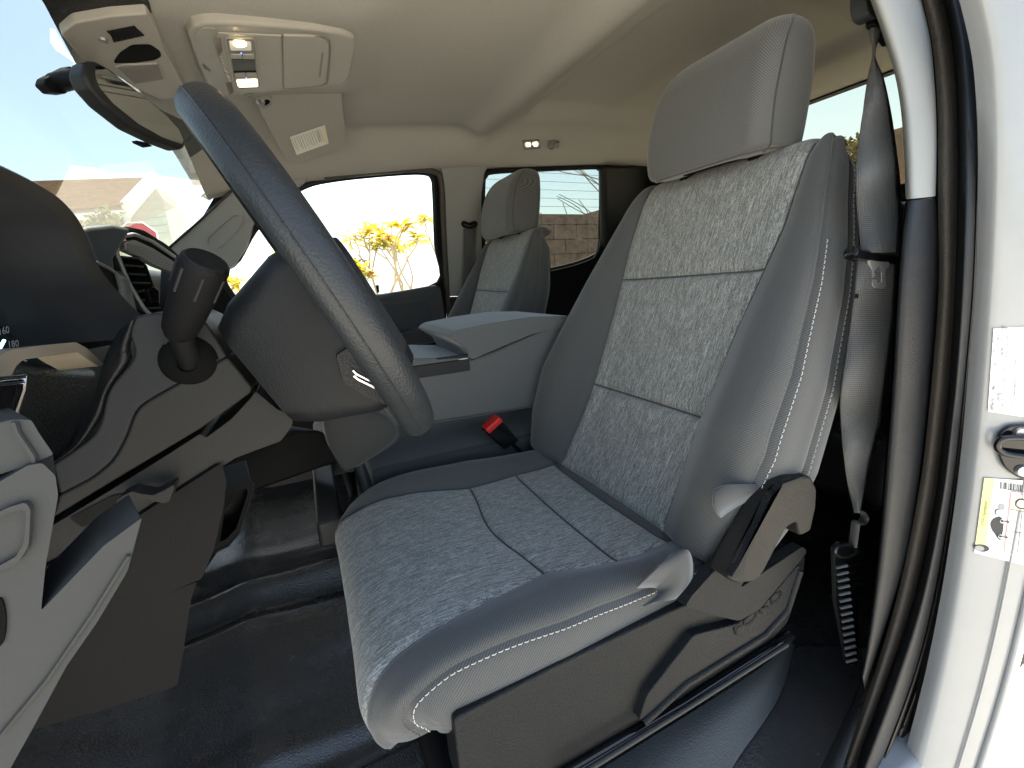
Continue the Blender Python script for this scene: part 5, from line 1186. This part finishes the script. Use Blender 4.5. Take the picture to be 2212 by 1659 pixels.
# bare branches beyond the rear side window
bt_ = thing('bare_tree', 'leafless pale branches in front of the brown wall', 'tree', (4.9, -4.95, -.78))
tips = []; m = M(); rg2 = random.Random(9)
m.tube(cr([(4.9, -4.95, -.78), (4.85, -4.9, .3), (4.9, -4.8, 1.2)], 5), np.linspace(.035, .018, 11), 7)
for tgt in ((1262, 520), (1285, 500), (1290, 470), (1268, 380), (1250, 365), (1295, 400)):
    e = P(*tgt, x=4.85); s_ = np.array((4.88, -4.85, max(.2, e[2]-.55)))
    branchy(bt_, s_, e, None, 1, .5, .011, rg2, tips, m)
m.build('trunk', 'bark_grey', bt_)
# distant tree behind the rear window
c = P(1838, 335, y=-16)
ft = thing('distant_tree', 'brown crowned tree far behind the rear window', 'tree', (c[0], c[1], -.78)); m = M()
m.tube([(c[0], c[1], -.78), (c[0], c[1], c[2]-.4)], .18, 8); m.build('trunk', 'bark_grey', ft); m = M()
for k in range(900):
    d = unit([RN.gauss(0, 1) for _ in range(3)]); p = c+np.array((0, 0, -.2))+d*np.array((.95, .95, .75))*RN.uniform(.4, 1)**.5
    leaf(m, p, [RN.uniform(-1, 1) for _ in range(3)], .18, .06, RN)
o = m.build('crown', 'leaf_olive', ft, smooth=False); o['kind'] = 'stuff'
lw = tag(M().box((0, -17, .2), (60, .3, 1.96+P(1845, 352, y=-17)[2]*2-1.0)).build('back_wall', 'wall_brown', smooth=False), 'long low wall far behind the truck', 'wall')

# house ahead, seen through the windscreen
HX = 9.0
ho = thing('tiled_house', 'pale green house with brown tiled roof seen through the windscreen', 'house', (HX, 5.5, -.78))
def hp(a, b, x=HX): return P(a, b, x=x)
A, B_, C_, D_ = hp(60, 398, HX+1.6), hp(327, 389, HX+1.6), hp(268, 447), hp(120, 458)
A = A+(A-B_)*.8; D_ = D_+(D_-C_)*1.3
n_c = 16
for k in range(n_c):
    t0, t1 = k/n_c, (k+1.12)/n_c
    a, b, c2, d2 = D_*(1-t0)+A*t0, C_*(1-t0)+B_*t0, C_*(1-t1)+B_*t1, D_*(1-t1)+A*t1
    up = np.array((-.05, 0, .07))
    M().plate([a+up, b+up, c2+up*.3, d2+up*.3], (0, 0, -.04)).build('tile_course', 'tile', ho, smooth=False)
M().plate([D_-(0, 0, .05), C_-(0, 0, .05), B_-(0, 0, .1), A-(0, 0, .1)], (.0, 0, -.1)).build('roof_deck', 'fascia', ho, smooth=False)
wl = hp(150, 455, HX+.25); wr = hp(262, 449, HX+.25)
M().box((HX+2.2, (wl[1]+wr[1])/2+1.0, (wl[2]-.78)/2-.05), (3.8, wl[1]-wr[1]+2.4, wl[2]+.70)).build('wall', 'wall_green', ho, smooth=False)
M().tube([C_+(-.02, -.05, .02), B_+(-.02, -.05, .06)], .10, 6).build('fascia_board', 'fascia', ho)
# annex gable beside it, greenish grey with block joints
an = thing('gable_annex', 'pale grey green rendered annex beside the tiled house', 'house', (HX-.6, 3.2, -.78))
gl = [hp(330, 395, HX-.6), hp(352, 430, HX-.6), hp(372, 520, HX-.6), hp(376, 640, HX-.6), hp(264, 640, HX-.6), hp(266, 480, HX-.6), hp(275, 450, HX-.6)]
M().plate(gl, (1.5, 0, 0)).build('wall', 'wall_sage', an, smooth=False)
for b in (432, 452, 470, 488, 505): M().tube(PL([(285, b+4), (362, b-2)], x=HX-.603), .006, 4).build('joint', 'grey_ink', an)
M().plate(PL(rnd([(258, 470), (318, 400), (330, 392), (336, 404), (280, 470), (276, 520), (258, 520)], 4), x=HX-.68), (.05, 0, 0)).build('white_trim', 'fascia', an, smooth=False)
# road sign
sg = thing('road_sign', 'red octagonal road sign with white border beyond the dashboard', 'road sign', P(310, 600, x=6.0))
c = P(300, 516, x=6.0)
oct_ = lambda r, dx: [c+np.array((dx, r*math.sin(math.pi/8+k*math.pi/4), r*math.cos(math.pi/8+k*math.pi/4))) for k in range(8)]
M().plate(oct_(.215, 0), (.006, 0, 0)).build('border', 'fascia', sg, smooth=False)
M().plate(oct_(.198, -.004), (.003, 0, 0)).build('face', 'sign_red', sg, smooth=False)
M().tube([c+np.array((.03, 0, .1)), np.array((c[0]+.03, c[1], -.78))], .025, 8).build('post', 'silver', sg)
c = P(228, 480, x=8.2)
hedge = thing('small_bush', 'small green bush against the house wall', 'bush', (c[0], c[1], -.78)); m = M()
m.tube([(c[0], c[1], -.78), (c[0], c[1], c[2]-.1)], .03, 6); m.build('stem', 'bark_grey', hedge); m = M()
for k in range(160):
    d = unit([RN.gauss(0, 1) for _ in range(3)]); leaf(m, c+d*np.array((.25, .28, .22))*RN.uniform(.3, 1), [RN.uniform(-1, 1) for _ in range(3)], .12, .04, RN)
o = m.build('crown', 'leaf_green', hedge, smooth=False); o['kind'] = 'stuff'
